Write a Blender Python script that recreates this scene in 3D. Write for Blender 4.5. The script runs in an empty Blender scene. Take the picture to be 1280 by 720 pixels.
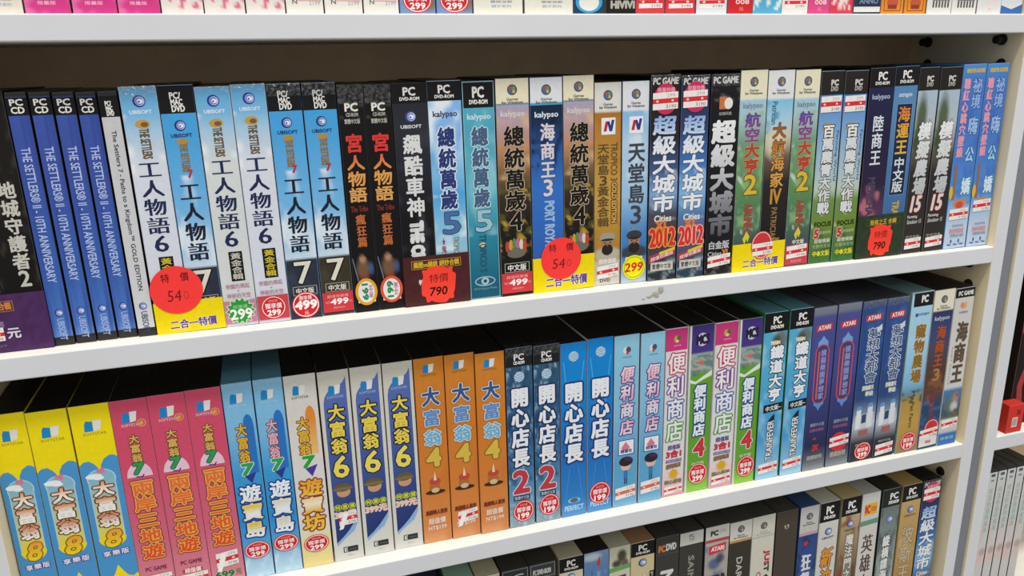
import bpy, math, random
import numpy as np
from mathutils import Vector, Matrix

SC = bpy.context.scene
COL = SC.collection
MM = 0.001
ZOFF = 1.2            # height of the reference level (camera height) above the floor

# ------------------------------------------------------------------ camera
YAW, PITCH, ROLL = 0.3111, 0.2797, -0.0187
cam_d = bpy.data.cameras.new('camera')
cam_d.sensor_width = 36.0
cam_d.lens = 982.98 / 1280 * 36.0
cam_d.clip_start = 0.02
cam_d.dof.use_dof = False
cam = bpy.data.objects.new('camera', cam_d)
COL.objects.link(cam)
_f = Vector((math.sin(YAW) * math.cos(PITCH), math.cos(YAW) * math.cos(PITCH), -math.sin(PITCH)))
_r = Vector((math.cos(YAW), -math.sin(YAW), 0))
_u = _r.cross(_f)
_r2 = math.cos(ROLL) * _r + math.sin(ROLL) * _u
_u2 = -math.sin(ROLL) * _r + math.cos(ROLL) * _u
M = Matrix((( _r2.x, _u2.x, -_f.x, 0), (_r2.y, _u2.y, -_f.y, -0.63), (_r2.z, _u2.z, -_f.z, ZOFF), (0, 0, 0, 1)))
cam.matrix_world = M
SC.camera = cam

# ------------------------------------------------------------------ light
SC.view_settings.view_transform = 'Standard'
SC.view_settings.look = 'None'
SC.view_settings.exposure = 0.08
SC.view_settings.gamma = 1.0
SC.view_settings.use_curve_mapping = False
w = bpy.data.worlds.new('shop_light')
SC.world = w
w.use_nodes = True
bg = w.node_tree.nodes['Background']
_t = w.node_tree
_tc = _t.nodes.new('ShaderNodeTexCoord')
_sx = _t.nodes.new('ShaderNodeSeparateXYZ')
_rp = _t.nodes.new('ShaderNodeValToRGB')
_mp = _t.nodes.new('ShaderNodeMapRange')
_mp.inputs['From Min'].default_value = -1.0
_t.links.new(_tc.outputs['Generated'], _sx.inputs['Vector'])
_t.links.new(_sx.outputs['Z'], _mp.inputs['Value'])
_t.links.new(_mp.outputs['Result'], _rp.inputs['Fac'])
_rp.color_ramp.elements[0].position = 0.30
_rp.color_ramp.elements[0].color = (0.34, 0.33, 0.32, 1)      # shop floor
_rp.color_ramp.elements[1].position = 0.80
_rp.color_ramp.elements[1].color = (0.93, 0.96, 1.0, 1)       # white ceiling
_e = _rp.color_ramp.elements.new(0.52)
_e.color = (0.56, 0.55, 0.54, 1)                               # the aisle behind the camera
_t.links.new(_rp.outputs['Color'], bg.inputs[0])
bg.inputs[1].default_value = 0.80


def area(name, loc, target, sx, sy, power, col):
    l = bpy.data.lights.new(name, 'AREA')
    l.shape = 'RECTANGLE'
    l.size = sx
    l.size_y = sy
    l.energy = power
    l.color = col
    o = bpy.data.objects.new(name, l)
    COL.objects.link(o)
    o.location = loc
    d = Vector(target) - Vector(loc)
    o.rotation_euler = d.to_track_quat('-Z', 'Y').to_euler()
    return o


area('ceiling_tube_light', (0.35, -0.95, 3.7), (0.35, -0.1, 1.0), 2.2, 0.30, 66, (1.0, 0.965, 0.90))
area('aisle_tube_light', (0.5, -2.6, 2.75), (0.4, 0.0, 1.0), 2.4, 0.5, 12, (0.93, 0.96, 1.0))


# ------------------------------------------------------------------ materials
def lin(c):
    if isinstance(c, str):
        c = c.lstrip('#')
        c = [int(c[i:i + 2], 16) / 255 for i in (0, 2, 4)]
    return [x / 12.92 if x <= 0.04045 else ((x + 0.055) / 1.055) ** 2.4 for x in c]


def base_mat(name):
    m = bpy.data.materials.new(name)
    m.use_nodes = True
    return m, m.node_tree, m.node_tree.nodes['Principled BSDF']


def plain(name, col, rough=0.5, var=0.06, scale=40.0, bump=0.0, spec=0.5):
    m, t, p = base_mat(name)
    n = t.nodes.new('ShaderNodeTexNoise')
    tc = t.nodes.new('ShaderNodeTexCoord')
    n.inputs['Scale'].default_value = scale
    n.inputs['Detail'].default_value = 4
    t.links.new(tc.outputs['Object'], n.inputs['Vector'])
    r = t.nodes.new('ShaderNodeValToRGB')
    c = lin(col)
    r.color_ramp.elements[0].position = 0.3
    r.color_ramp.elements[1].position = 0.7
    r.color_ramp.elements[0].color = [x * (1 - var) for x in c] + [1]
    r.color_ramp.elements[1].color = [min(1, x * (1 + var * 0.4)) for x in c] + [1]
    t.links.new(n.outputs['Fac'], r.inputs['Fac'])
    t.links.new(r.outputs['Color'], p.inputs['Base Color'])
    p.inputs['Roughness'].default_value = rough
    p.inputs['Specular IOR Level'].default_value = spec
    if bump:
        b = t.nodes.new('ShaderNodeBump')
        b.inputs['Strength'].default_value = bump
        b.inputs['Distance'].default_value = 0.001
        t.links.new(n.outputs['Fac'], b.inputs['Height'])
        t.links.new(b.outputs['Normal'], p.inputs['Normal'])
    return m


def printed(name, rough, film, bumpscale):
    """printed paper or card: colours come from the print, film = clear shrink wrap over it"""
    m, t, p = base_mat(name)
    a = t.nodes.new('ShaderNodeAttribute')
    a.attribute_name = 'ink'
    n = t.nodes.new('ShaderNodeTexNoise')
    tc = t.nodes.new('ShaderNodeTexCoord')
    n.inputs['Scale'].default_value = 260
    n.inputs['Detail'].default_value = 3
    t.links.new(tc.outputs['Object'], n.inputs['Vector'])
    hsv = t.nodes.new('ShaderNodeHueSaturation')
    mr = t.nodes.new('ShaderNodeMapRange')
    mr.inputs['To Min'].default_value = 0.90
    mr.inputs['To Max'].default_value = 1.06
    t.links.new(n.outputs['Fac'], mr.inputs['Value'])
    t.links.new(mr.outputs['Result'], hsv.inputs['Value'])
    t.links.new(a.outputs['Color'], hsv.inputs['Color'])
    t.links.new(hsv.outputs['Color'], p.inputs['Base Color'])
    p.inputs['Roughness'].default_value = rough
    p.inputs['Specular IOR Level'].default_value = 0.15
    if film:
        p.inputs['Coat Weight'].default_value = film
        p.inputs['Coat Roughness'].default_value = 0.08
        n2 = t.nodes.new('ShaderNodeTexNoise')
        n2.inputs['Scale'].default_value = bumpscale
        n2.inputs['Detail'].default_value = 5
        n2.inputs['Distortion'].default_value = 1.5
        t.links.new(tc.outputs['Object'], n2.inputs['Vector'])
        b = t.nodes.new('ShaderNodeBump')
        b.inputs['Strength'].default_value = 0.35
        b.inputs['Distance'].default_value = 0.0012
        t.links.new(n2.outputs['Fac'], b.inputs['Height'])
        t.links.new(b.outputs['Normal'], p.inputs['Coat Normal'])
    return m


M_WRAP = printed('shrink_wrapped_print', 0.5, 0.16, 55)
M_FILM, _ft, _fp = base_mat('clear_shrink_film')
_ft.nodes.remove(_fp)
_tr = _ft.nodes.new('ShaderNodeBsdfTransparent')
_gl = _ft.nodes.new('ShaderNodeBsdfGlossy')
_gl.inputs['Roughness'].default_value = 0.22
_nz = _ft.nodes.new('ShaderNodeTexNoise')
_nz.inputs['Scale'].default_value = 420
_fc = _ft.nodes.new('ShaderNodeTexCoord')
_ft.links.new(_fc.outputs['Object'], _nz.inputs['Vector'])
_mr = _ft.nodes.new('ShaderNodeMapRange')
_mr.inputs['From Min'].default_value = 0.35
_mr.inputs['From Max'].default_value = 0.75
_mr.inputs['To Min'].default_value = 0.02
_mr.inputs['To Max'].default_value = 0.24
_ft.links.new(_nz.outputs['Fac'], _mr.inputs['Value'])
_mx = _ft.nodes.new('ShaderNodeMixShader')
_ft.links.new(_mr.outputs['Result'], _mx.inputs['Fac'])
_ft.links.new(_tr.outputs['BSDF'], _mx.inputs[1])
_ft.links.new(_gl.outputs['BSDF'], _mx.inputs[2])
_ft.links.new(_mx.outputs['Shader'], _ft.nodes['Material Output'].inputs['Surface'])
M_CARD = printed('printed_card', 0.55, 0.0, 1)
M_STICK = printed('sticker_paper', 0.6, 0.0, 1)
M_FRONT = plain('white_laminate', '#d9dadd', 0.55, 0.03, 9)
M_CREAM = plain('cream_laminate', '#f2e2bd', 0.6, 0.05, 14)
M_SHELF = plain('pale_shelf_laminate', '#f3eee2', 0.6, 0.05, 14)
M_BACK = plain('shade_toned_back_board', '#d6bb98', 0.75, 0.12, 30)  # cream back board; its deep shade is put into this browner tone
M_TRIM = plain('grey_filler', '#7d8088', 0.6, 0.05, 9)
M_PEG = plain('black_plastic_peg', '#141312', 0.5, 0.2, 60)
M_CASE = plain('black_case_plastic', '#1d1d20', 0.35, 0.15, 90)
M_STAIN = plain('dried_glue', '#b4ae9c', 0.8, 0.25, 300)
M_WALL = plain('shop_wall_paint', '#b9b4a8', 0.8, 0.05, 4)
M_FLOOR = plain('grey_floor_vinyl', '#8d8a84', 0.5, 0.1, 6)


# ------------------------------------------------------------------ mesh plumbing
class MB:
    """collects coloured polygons (mm) and links them as ONE mesh object"""

    def __init__(self):
        self.v, self.f, self.c, self.n = [], [], [], 0

    def add(self, verts, faces, col):
        verts = np.asarray(verts, float)
        k = len(verts)
        col = np.asarray(col, float)
        if col.ndim == 1:
            col = np.tile(col[:3], (k, 1))
        self.v.append(verts)
        self.c.append(col)
        self.f += [tuple(i + self.n for i in f) for f in faces]
        self.n += k

    def box(self, x0, x1, y0, y1, z0, z1, col=(0.5, 0.5, 0.5), skip_front=False):
        v = [(x, y, z) for x in (x0, x1) for y in (y0, y1) for z in (z0, z1)]
        f = [(0, 1, 3, 2), (4, 6, 7, 5), (2, 3, 7, 6), (0, 2, 6, 4), (1, 5, 7, 3)]
        if not skip_front:
            f.append((0, 4, 5, 1))
        self.add(v, f, col)

    def mesh(self, name):
        me = bpy.data.meshes.new(name)
        V = np.concatenate(self.v) * MM
        me.from_pydata(V.tolist(), [], self.f)
        a = me.attributes.new('ink', 'FLOAT_COLOR', 'POINT')
        C4 = np.ones((len(V), 4), np.float32)
        C4[:, :3] = np.concatenate(self.c)
        a.data.foreach_set('color', C4.ravel())
        me.update()
        return me

    def clusters(self, gap=13.0):
        """the same print split where it stands far apart on the face"""
        grp, n0 = [], 0
        spans = []
        for v in self.v:
            spans.append((v[:, 0].min(), v[:, 0].max(), v[:, 2].min(), v[:, 2].max()))
        owner = list(range(len(spans)))

        def find(i):
            while owner[i] != i:
                i = owner[i]
            return i
        order = sorted(range(len(spans)), key=lambda i: spans[i][2])
        for a in range(len(order)):
            i = order[a]
            for b in range(a + 1, len(order)):
                j = order[b]
                if spans[j][2] > spans[i][3] + gap:
                    break
                if spans[j][0] < spans[i][1] + gap and spans[i][0] < spans[j][1] + gap:
                    owner[find(j)] = find(i)
        out = {}
        base = np.cumsum([0] + [len(v) for v in self.v])
        which = np.zeros(base[-1], int)
        shift = np.zeros(base[-1], int)
        for i, v in enumerate(self.v):
            r = find(i)
            m = out.setdefault(r, MB())
            which[base[i]:base[i + 1]] = r
            shift[base[i]:base[i + 1]] = m.n - base[i]
            m.v.append(v)
            m.c.append(self.c[i])
            m.n += len(v)
        for f in self.f:
            s = shift[f[0]]
            out[which[f[0]]].f.append(tuple(int(q + s) for q in f))
        return list(out.values())

    def build(self, name, mats, parent=None, pick=None):
        me = self.mesh(name)
        for m in (mats if isinstance(mats, (list, tuple)) else [mats]):
            me.materials.append(m)
        if pick:
            for p in me.polygons:
                p.material_index = pick(p)
        o = bpy.data.objects.new(name, me)
        COL.objects.link(o)
        if parent:
            o.parent = parent
        return o


def empty(name, loc, label=None, cat=None, group=None, lean=0.0):
    o = bpy.data.objects.new(name, None)
    o.empty_display_size = 0.01
    COL.objects.link(o)
    o.location = loc
    o.rotation_euler = (0, lean, 0)
    if label:
        o['label'] = label
    if cat:
        o['category'] = cat
    if group:
        o['group'] = group
    return o


# ------------------------------------------------------------------ the setting and the bookcases
ZT, ZA, ZC, ZD = 37.2, -202.1, -438.6, -675.2
TH = 18.2
FLOORZ = -ZOFF * 1000


def bevel(o, wdt=0.8):
    b = o.modifiers.new('bevel', 'BEVEL')
    b.width = wdt * MM
    b.segments = 2
    b.limit_method = 'ANGLE'


def slab(name, x0, x1, y0, y1, z0, z1, parent, mats, pick=None, bev=0.8):
    m = MB()
    m.box(x0, x1, y0, y1, z0, z1)
    o = m.build(name, mats, parent, pick)
    if bev:
        bevel(o, bev)
    return o


def front_pick(p):
    return 0 if p.normal.y < -0.5 else 1


def shelf_pin(root, x, s, y, z, out=10.0):
    """round black pin with a flange, standing out of the panel"""
    m = MB()
    for r, a, b in ((5.6, 0, out * .26), (4.2, out * .26, out)):
        ring = [(r * math.cos(t * math.pi / 8), r * math.sin(t * math.pi / 8)) for t in range(16)]
        vv = [(x + s * a, y + p, z + q) for p, q in ring] + [(x + s * b, y + p, z + q) for p, q in ring]
        ff = [(i, (i + 1) % 16, 16 + (i + 1) % 16, 16 + i) for i in range(16)] + [tuple(range(15, -1, -1)), tuple(range(16, 32))]
        m.add(vv, ff, (0, 0, 0))
    m.build('shelf_pin', M_PEG, root)


def bookcase(xl0, xl1, xr0, xr1, label):
    root = empty('bookcase', (0, 0, ZOFF), label, 'bookcase')
    top = ZT + 2 * 236.5
    slab('side_panel', xl0, xl1, 0, 156, FLOORZ, top, root, [M_FRONT, M_CREAM], front_pick)
    slab('side_panel', xr0, xr1, 0, 156, FLOORZ, top, root, [M_FRONT, M_CREAM], front_pick)
    slab('back_panel', xl1, xr0, 150, 155, FLOORZ + 60, top, root, M_BACK, None, 0)
    for z in (ZT + 236.5, ZT, ZA, ZC, ZD, ZD - 236.5):
        slab('shelf', xl1, xr0, 0.3, 150, z - TH, z, root, [M_FRONT, M_SHELF], front_pick, 1.0)
        for x, s in ((xl1, 1), (xr0, -1)):
            for y in (27, 124):
                shelf_pin(root, x, s, y, z - TH - 5.6)
    # spare pins left in the next holes down, inside the right-hand panel
    for z0 in (ZT, ZA, ZC):
        for y in (25, 122):
            shelf_pin(root, xr0, -1, y, z0 - TH - 30.0, 3.0)
    return root


def structure(o):
    o['kind'] = 'structure'
    return o


o = slab('floor', -1500, 3000, -3500, 400, -20, 0, None, M_FLOOR, None, 0)
structure(o)
o = slab('wall_back', -1500, 3000, 165, 260, 0, 2900, None, M_WALL, None, 0)
structure(o)
XL, XR = -215.6, 753.4
case1 = bookcase(XL - 16.4, XL, XR, XR + 16.4, 'white laminate bookcase with cream inside, filling most of the view')
case2 = bookcase(787.2, 803.7, 1760, 1776, 'neighbouring white bookcase at the right edge holding pale slim cases')
o = slab('trim_1', 770.5, 786.3, 3.5, 30, 0, ZOFF * 1000 + ZT + 470, None, M_TRIM, None, 0)
structure(o)
# smear of dried glue on the front of the middle shelf
m = MB()
random.seed(4)
for cx, cz, rx, rz in ((343, -211.0, 5.5, 2.6), (349, -208.0, 3.6, 4.0), (337, -213.0, 4.0, 1.4), (345, -213.5, 3.0, 2.0), (331, -214.5, 2.0, 0.8)):
    n = 14
    ring = [(cx + rx * random.uniform(.5, 1.15) * math.cos(t * 2 * math.pi / n), 0.12, cz + rz * random.uniform(.5, 1.15) * math.sin(t * 2 * math.pi / n)) for t in range(n)]
    top = [(cx, -0.25, cz)]
    m.add(ring + top, [(i, (i + 1) % n, n) for i in range(n)], (0, 0, 0))
m.build('glue_stain', M_STAIN, case1)

# ------------------------------------------------------------------ lettering
_dg = None
_cache = {}


def glyph(s):
    if s in _cache:
        return _cache[s]
    cu = bpy.data.curves.new('t', 'FONT')
    cu.body = s
    cu.resolution_u = 2
    o = bpy.data.objects.new('t', cu)
    COL.objects.link(o)
    dg = bpy.context.evaluated_depsgraph_get()
    dg.update()
    me = bpy.data.meshes.new_from_object(o.evaluated_get(dg))
    v = np.array([(p.co.x, p.co.y) for p in me.vertices]).reshape(-1, 2)
    f = [tuple(p.vertices) for p in me.polygons]
    bpy.data.objects.remove(o)
    bpy.data.curves.remove(cu)
    bpy.data.meshes.remove(me)
    _cache[s] = (v, f)
    return _cache[s]


def is_cjk(ch):
    return ord(ch) > 0x2e80


def noise2(u, v, seed):
    """smooth value noise on arrays"""
    rs = np.random.RandomState(seed)
    G = rs.rand(64, 64)
    iu, iv = np.floor(u).astype(int), np.floor(v).astype(int)
    fu, fv = u - iu, v - iv
    fu, fv = fu * fu * (3 - 2 * fu), fv * fv * (3 - 2 * fv)
    g = lambda a, b: G[a % 64, b % 64]
    return (g(iu, iv) * (1 - fu) + g(iu + 1, iv) * fu) * (1 - fv) + (g(iu, iv + 1) * (1 - fu) + g(iu + 1, iv + 1) * fu) * fv


NAMES = dict(t='title_lettering', p='platform_label', e='publisher_emblem', s='price_sticker', i='cover_artwork', m='small_print')
STEP = 0.004     # spacing of print layers, mm
FINE = 0.0008    # spacing of the strokes inside one layer, mm


class Art:
    """the printed front of one box; u runs left to right, v top to bottom, both 0..1"""

    def __init__(self, W, H, base, side='#141414', top='#0e0e0e', depth=129, dvd=False, wrap=True):
        self.W, self.H, self.depth = W, H, depth
        self.side, self.topc, self.dvd, self.wrap = lin(side), lin(top), dvd, wrap
        self.nu, self.nv = 14, 84
        self.U, self.V = np.meshgrid(np.linspace(0, 1, self.nu + 1), np.linspace(0, 1, self.nv + 1), indexing='ij')
        self.bgc = np.zeros(self.U.shape + (3,))
        self.g(base if isinstance(base, list) else [(0, base)])
        self.parts = {}
        self.k = 0
        self.used = 0
        self.film = 0.0
        self.base = 0.0

    # -- background painting
    def ramp(self, stops, v):
        xs = [s[0] for s in stops]
        cs = np.array([lin(s[1]) for s in stops])
        return np.stack([np.interp(v, xs, cs[:, i]) for i in range(3)], -1)

    def g(self, stops):
        self.bgc = self.ramp(stops, self.V)

    def gb(self, v0, v1, stops):
        m = (self.V >= v0) & (self.V <= v1)
        self.bgc[m] = self.ramp(stops, self.V)[m]

    def n(self, v0, v1, col, su=3.0, sv=20.0, thr=0.5, soft=0.15, seed=1, amt=1.0, slope=0.0):
        x = 0.65 * noise2(self.U * su + 7, (self.V + slope * self.U) * sv + 3, seed) + 0.35 * noise2(self.U * su * 2.3, self.V * sv * 2.3, seed + 9)
        a = np.clip((x - thr) / soft, 0, 1) * amt * ((self.V >= v0) & (self.V <= v1))
        self.bgc = self.bgc * (1 - a[..., None]) + np.array(lin(col)) * a[..., None]

    def bl(self, u, v, ru, rv, col, amt=1.0, soft=0.5):
        d = np.sqrt(((self.U - u) / ru) ** 2 + ((self.V - v) / rv) ** 2)
        a = np.clip((1 - d) / soft, 0, 1) * amt
        self.bgc = self.bgc * (1 - a[..., None]) + np.array(lin(col)) * a[..., None]

    # -- vector layers
    def _mb(self, part):
        return self.parts.setdefault(part, MB())

    def y(self, part):
        self.k += 1
        return -(0.30 if part[0] == 's' else 0.03) - self.base - STEP * self.k

    def xz(self, u, v):
        return (np.asarray(u, float) - 0.5) * self.W, (1 - np.asarray(v, float)) * self.H

    def pl(self, part, pts, col, faces=None):
        u = np.array([p[0] for p in pts])
        v = np.array([p[1] for p in pts])
        x, z = self.xz(u, v)
        y = self.y(part)
        c = self.ramp(col, v) if isinstance(col, list) else lin(col)
        n = len(pts)
        self._mb(part).add(np.stack([x, np.full(n, y), z], 1), faces or [tuple(range(n))], c)

    def r(self, part, u0, v0, u1, v1, col, sk=0.0):
        self.pl(part, [(u0, v1), (u1, v1 + sk), (u1, v0 + sk), (u0, v0)], col)

    def frame(self, part, u0, v0, u1, v1, col, t=0.5):
        du, dv = t / self.W, t / self.H
        for a in ((u0, v0, u1, v0 + dv), (u0, v1 - dv, u1, v1), (u0, v0, u0 + du, v1), (u1 - du, v0, u1, v1)):
            self.r(part, *a, col)

    def el(self, part, u, v, rx, rz, col, n=28, a0=0.0, a1=2 * math.pi, rot=0.0):
        """ellipse, radii in mm"""
        full = abs(a1 - a0 - 2 * math.pi) < 1e-6
        pts = []
        for i in range(n if full else n + 1):
            t = a0 + (a1 - a0) * i / n
            px, pz = rx * math.cos(t), rz * math.sin(t)
            px, pz = px * math.cos(rot) - pz * math.sin(rot), px * math.sin(rot) + pz * math.cos(rot)
            pts.append((u + px / self.W, v - pz / self.H))
        self.pl(part, pts, col)

    def ring(self, part, u, v, rx, rz, t, col, n=32, a0=0, a1=2 * math.pi):
        x, z = self.xz(u, v)
        y = self.y(part)
        vv, ff = [], []
        for i in range(n + 1):
            a = a0 + (a1 - a0) * i / n
            vv += [(x + rx * math.cos(a), y, z + rz * math.sin(a)), (x + (rx - t) * math.cos(a), y, z + (rz - t) * math.sin(a))]
        for i in range(n):
            ff.append((2 * i, 2 * i + 2, 2 * i + 3, 2 * i + 1)[::-1])
        self._mb(part).add(vv, ff, lin(col))

    def burst(self, part, u, v, r0, r1, n, col, ph=0.0, sq=1.0):
        pts = []
        for i in range(2 * n):
            r = r1 if i % 2 == 0 else r0
            t = ph + math.pi * i / n
            pts.append((u + r * math.cos(t) / self.W, v - r * sq * math.sin(t) / self.H))
        c = [(u, v)] + pts
        self.pl(part, c, col, [(0, 1 + i, 1 + (i + 1) % (2 * n)) for i in range(2 * n)])

    def _put(self, part, gl, fn, col, offs, y):
        v, f = gl
        if not len(v):
            return
        x, z = fn(v)
        for q, (dx, dz) in enumerate(offs):
            X, Z = x + dx, z + dz
            self.used = max(self.used, q + 1)
            vv = 1 - Z / self.H
            c = self.ramp(col, vv) if isinstance(col, list) else lin(col)
            self._mb(part).add(np.stack([X, np.full(len(X), y - FINE * q), Z], 1), f, c)

    @staticmethod
    def offs(r, n, h=1.0, w=1.0):
        return [(r * w * math.cos(2 * math.pi * i / n), r * h * math.sin(2 * math.pi * i / n)) for i in range(n)]

    def _glyphs(self, part, items, col, bold, ol, olw, ser, ol2=None):
        if ol2:
            y = self.y(part)
            for gl, fn, em in items:
                self._put(part, gl, fn, ol2[0], self.offs(em * (bold + ol2[1]), 12), y)
            self.k += 3
        if ol:
            y = self.y(part)
            for gl, fn, em in items:
                self._put(part, gl, fn, ol, self.offs(em * (bold + olw), 10), y)
            self.k += 3
        y = self.y(part)
        for gl, fn, em in items:
            if ser:
                o_ = [(em * bold * s, 0) for s in (-1, -.33, .33, 1)]
            elif bold > 0:
                o_ = self.offs(em * bold, 6) + [(0, 0)]
            else:
                o_ = [(0, 0)]
            self._put(part, gl, fn, col, o_, y)
        self.k += 2

    def tv(self, part, text, u0, v0, u1, v1, col, bold=0.03, ol=None, olw=0.05, ser=False, fill=0.89, it=0.0, rise=0.0, ol2=None):
        """characters stacked downwards in the given rectangle"""
        n = len(text)
        items = []
        for i, ch in enumerate(text):
            if ch == ' ':
                continue
            gl = glyph(ch)
            if is_cjk(ch):
                b = (0.03, -0.08, 0.97, 0.84)
                wf = 1.0
            else:
                mn, mx = gl[0].min(0), gl[0].max(0)
                b = (mn[0], mn[1], mx[0], mx[1])
                wf = 0.62
            ca, cb = v0 + (v1 - v0) * i / n, v0 + (v1 - v0) * (i + 1) / n
            cx, cz = self.xz((u0 + u1) / 2, (ca + cb) / 2)
            hw, hh = (u1 - u0) * self.W * wf / 2, (cb - ca) * self.H * fill / 2

            def fn(v, b=b, cx=cx, cz=cz, hw=hw, hh=hh):
                a = (v[:, 0] - (b[0] + b[2]) / 2) / (b[2] - b[0]) * 2
                c = (v[:, 1] - (b[1] + b[3]) / 2) / (b[3] - b[1]) * 2
                return cx + a * hw + c * hh * it, cz + c * hh + a * hw * rise
            items.append((gl, fn, min(hw * 2 / wf, hh * 2)))
        self._glyphs(part, items, col, bold, ol, olw, ser, ol2)

    def _line(self, part, text, u0, v0, u1, v1, col, bold, ol, olw, rot, it=0.0, rise=0.0):
        gl = glyph(text)
        mn, mx = gl[0].min(0), gl[0].max(0)
        cx, cz = self.xz((u0 + u1) / 2, (v0 + v1) / 2)
        w_, h_ = (u1 - u0) * self.W, (v1 - v0) * self.H

        def fn(v):
            a = (v[:, 0] - (mn[0] + mx[0]) / 2) / (mx[0] - mn[0])
            c = (v[:, 1] - (mn[1] + mx[1]) / 2) / (mx[1] - mn[1])
            a2 = a
            if rot == 0:
                return cx + a2 * w_ + c * h_ * it, cz + c * h_ + a2 * w_ * rise
            if rot == 1:    # reads downwards
                return cx + c * w_, cz - a2 * h_ - c * w_ * it
            return cx - c * w_, cz + a2 * h_
        em = h_ if rot == 0 else w_
        self._glyphs(part, [(gl, fn, em)], col, bold, ol, olw, False)

    def th(self, part, text, u0, v0, u1, v1, col, bold=0.03, ol=None, olw=0.06, it=0.0, rise=0.0):
        self._line(part, text, u0, v0, u1, v1, col, bold, ol, olw, 0, it, rise)

    def tr(self, part, text, u0, v0, u1, v1, col, bold=0.03, ol=None, olw=0.06, it=0.0):
        self._line(part, text, u0, v0, u1, v1, col, bold, ol, olw, 1, it)

    def tu(self, part, text, u0, v0, u1, v1, col, bold=0.03, ol=None, olw=0.06):
        self._line(part, text, u0, v0, u1, v1, col, bold, ol, olw, 2)

    # -- build
    def carton(self):
        m = MB()
        W, H, D = self.W, self.H, self.depth
        ch = 0.35
        if self.dvd:
            m.box(-W / 2, W / 2, 0.0, D, 0, H, lin('#17171a'))
            return m
        nu, nv = self.nu, self.nv
        X = (self.U - 0.5) * (W - 2 * ch)
        Z = ch + (1 - self.V) * (H - 2 * ch)
        V = np.stack([X, np.zeros_like(X), Z], -1).reshape(-1, 3)
        F = []
        for i in range(nu):
            for j in range(nv):
                a = i * (nv + 1) + j
                F.append((a, a + 1, a + nv + 2, a + nv + 1))
        m.add(V, F, self.bgc.reshape(-1, 3))
        # folded edges and the four sides
        i0 = [(-W / 2 + ch, 0, ch), (W / 2 - ch, 0, ch), (W / 2 - ch, 0, H - ch), (-W / 2 + ch, 0, H - ch)]
        o0 = [(-W / 2, ch, 0), (W / 2, ch, 0), (W / 2, ch, H), (-W / 2, ch, H)]
        b0 = [(x, D, z) for x, _, z in o0]
        ec = np.clip(self.bgc.mean((0, 1)) * 0.8 + 0.04, 0, 1)
        m.add(i0 + o0, [(0, 4, 5, 1), (1, 5, 6, 2), (2, 6, 7, 3), (3, 7, 4, 0)], ec)
        m.add(o0 + b0, [(0, 4, 5, 1), (1, 5, 6, 2), (3, 7, 4, 0), (4, 7, 6, 5)], self.side)
        m.add([o0[2], o0[3], b0[3], b0[2]], [(0, 3, 2, 1)], self.topc)
        # tuck flap of the lid: a thin line of card standing just proud of the top
        m.add([(-W / 2 + 0.8, 6, H + 0.12), (W / 2 - 0.8, 6, H + 0.12), (W / 2 - 0.8, D - 1, H + 0.12), (-W / 2 + 0.8, D - 1, H + 0.12),
               (-W / 2 + 0.8, 6, H - 0.1), (W / 2 - 0.8, 6, H - 0.1)], [(0, 1, 2, 3), (4, 5, 1, 0)], self.topc)
        return m

    def wrap_film(self):
        """the crumpled seam of the clear wrap along the top edge, folded over onto the lid"""
        rs = np.random.RandomState(int(self.W * 10))
        nu, nv = 18, 9
        W, H = self.W, self.H
        vv = []
        for i in range(nu + 1):
            x = (i / nu - .5) * (W - .2)
            for j in range(nv + 1):
                k = rs.rand()
                edge = i in (0, nu)
                if j <= 6:
                    q = j / 6
                    vv.append((x + (0 if edge else rs.uniform(-.5, .5)), -(.55 + .9 * k * (.25 + .75 * q)), H - self.film * (1 - q) + (.5 if j == 6 else 0)))
                else:
                    vv.append((x, (j - 6) * 2.6, H + .25 + .5 * k))
        ff = []
        for i in range(nu):
            for j in range(nv):
                a = i * (nv + 1) + j
                b, c, d_ = a + nv + 1, a + nv + 2, a + 1
                ff += [(a, b, c), (a, c, d_)] if rs.rand() > .5 else [(a, b, d_), (b, c, d_)]
        m = MB()
        m.add(vv, ff, (.8, .8, .8))
        return m

    def sleeve(self):
        """printed paper under the clear skin of a disc case"""
        m = MB()
        W, H = self.W, self.H
        X = (self.U - 0.5) * (W - 0.9)
        Z = (1 - (0.018 + self.V * 0.945)) * H
        V = np.stack([X, np.full_like(X, -0.02), Z], -1).reshape(-1, 3)
        nu, nv = self.nu, self.nv
        F = [(i * (nv + 1) + j, i * (nv + 1) + j + 1, (i + 1) * (nv + 1) + j + 1, (i + 1) * (nv + 1) + j) for i in range(nu) for j in range(nv)]
        m.add(V, F, self.bgc.reshape(-1, 3))
        return m

    def build(self, root, dx=0.0, holder=None):
        """parts under root; with holder=True the carton itself carries the lettering one level deeper"""
        mat = M_WRAP if self.wrap else M_CARD
        if self.dvd:
            c = self.carton().build('case_shell', M_CASE, root)
            bevel(c, 0.7)
            s = self.sleeve().build('printed_sleeve', mat, root)
        else:
            c = self.carton().build('carton', mat, root)
        c.location.x = dx * MM
        if self.film:
            self.wrap_film().build('shrink_film', M_FILM, root)
        for k in self.parts:
            for m in self.parts[k].clusters():
                m.build(NAMES[k[0]], M_STICK if k[0] == 's' else mat, c if holder else root)
        return c


# ------------------------------------------------------------------ recurring print elements
def band(d, h, lines=(('PC', .33, .67, .22, .62), ('DVD-ROM', .22, .78, .70, .86)), bg='#121215', col='#e8e6e0', v0=0.0):
    d.r('p', 0.004, v0 + .002, .996, v0 + h, bg)
    for t, a, b, c, e in lines:
        d.th('p', t, a, v0 + c * h, b, v0 + e * h, col, bold=.05)


PCDVD3 = (('PC/', .32, .62, .26, .48), ('MAC', .33, .66, .50, .70), ('DVD', .34, .70, .72, .94))


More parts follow.
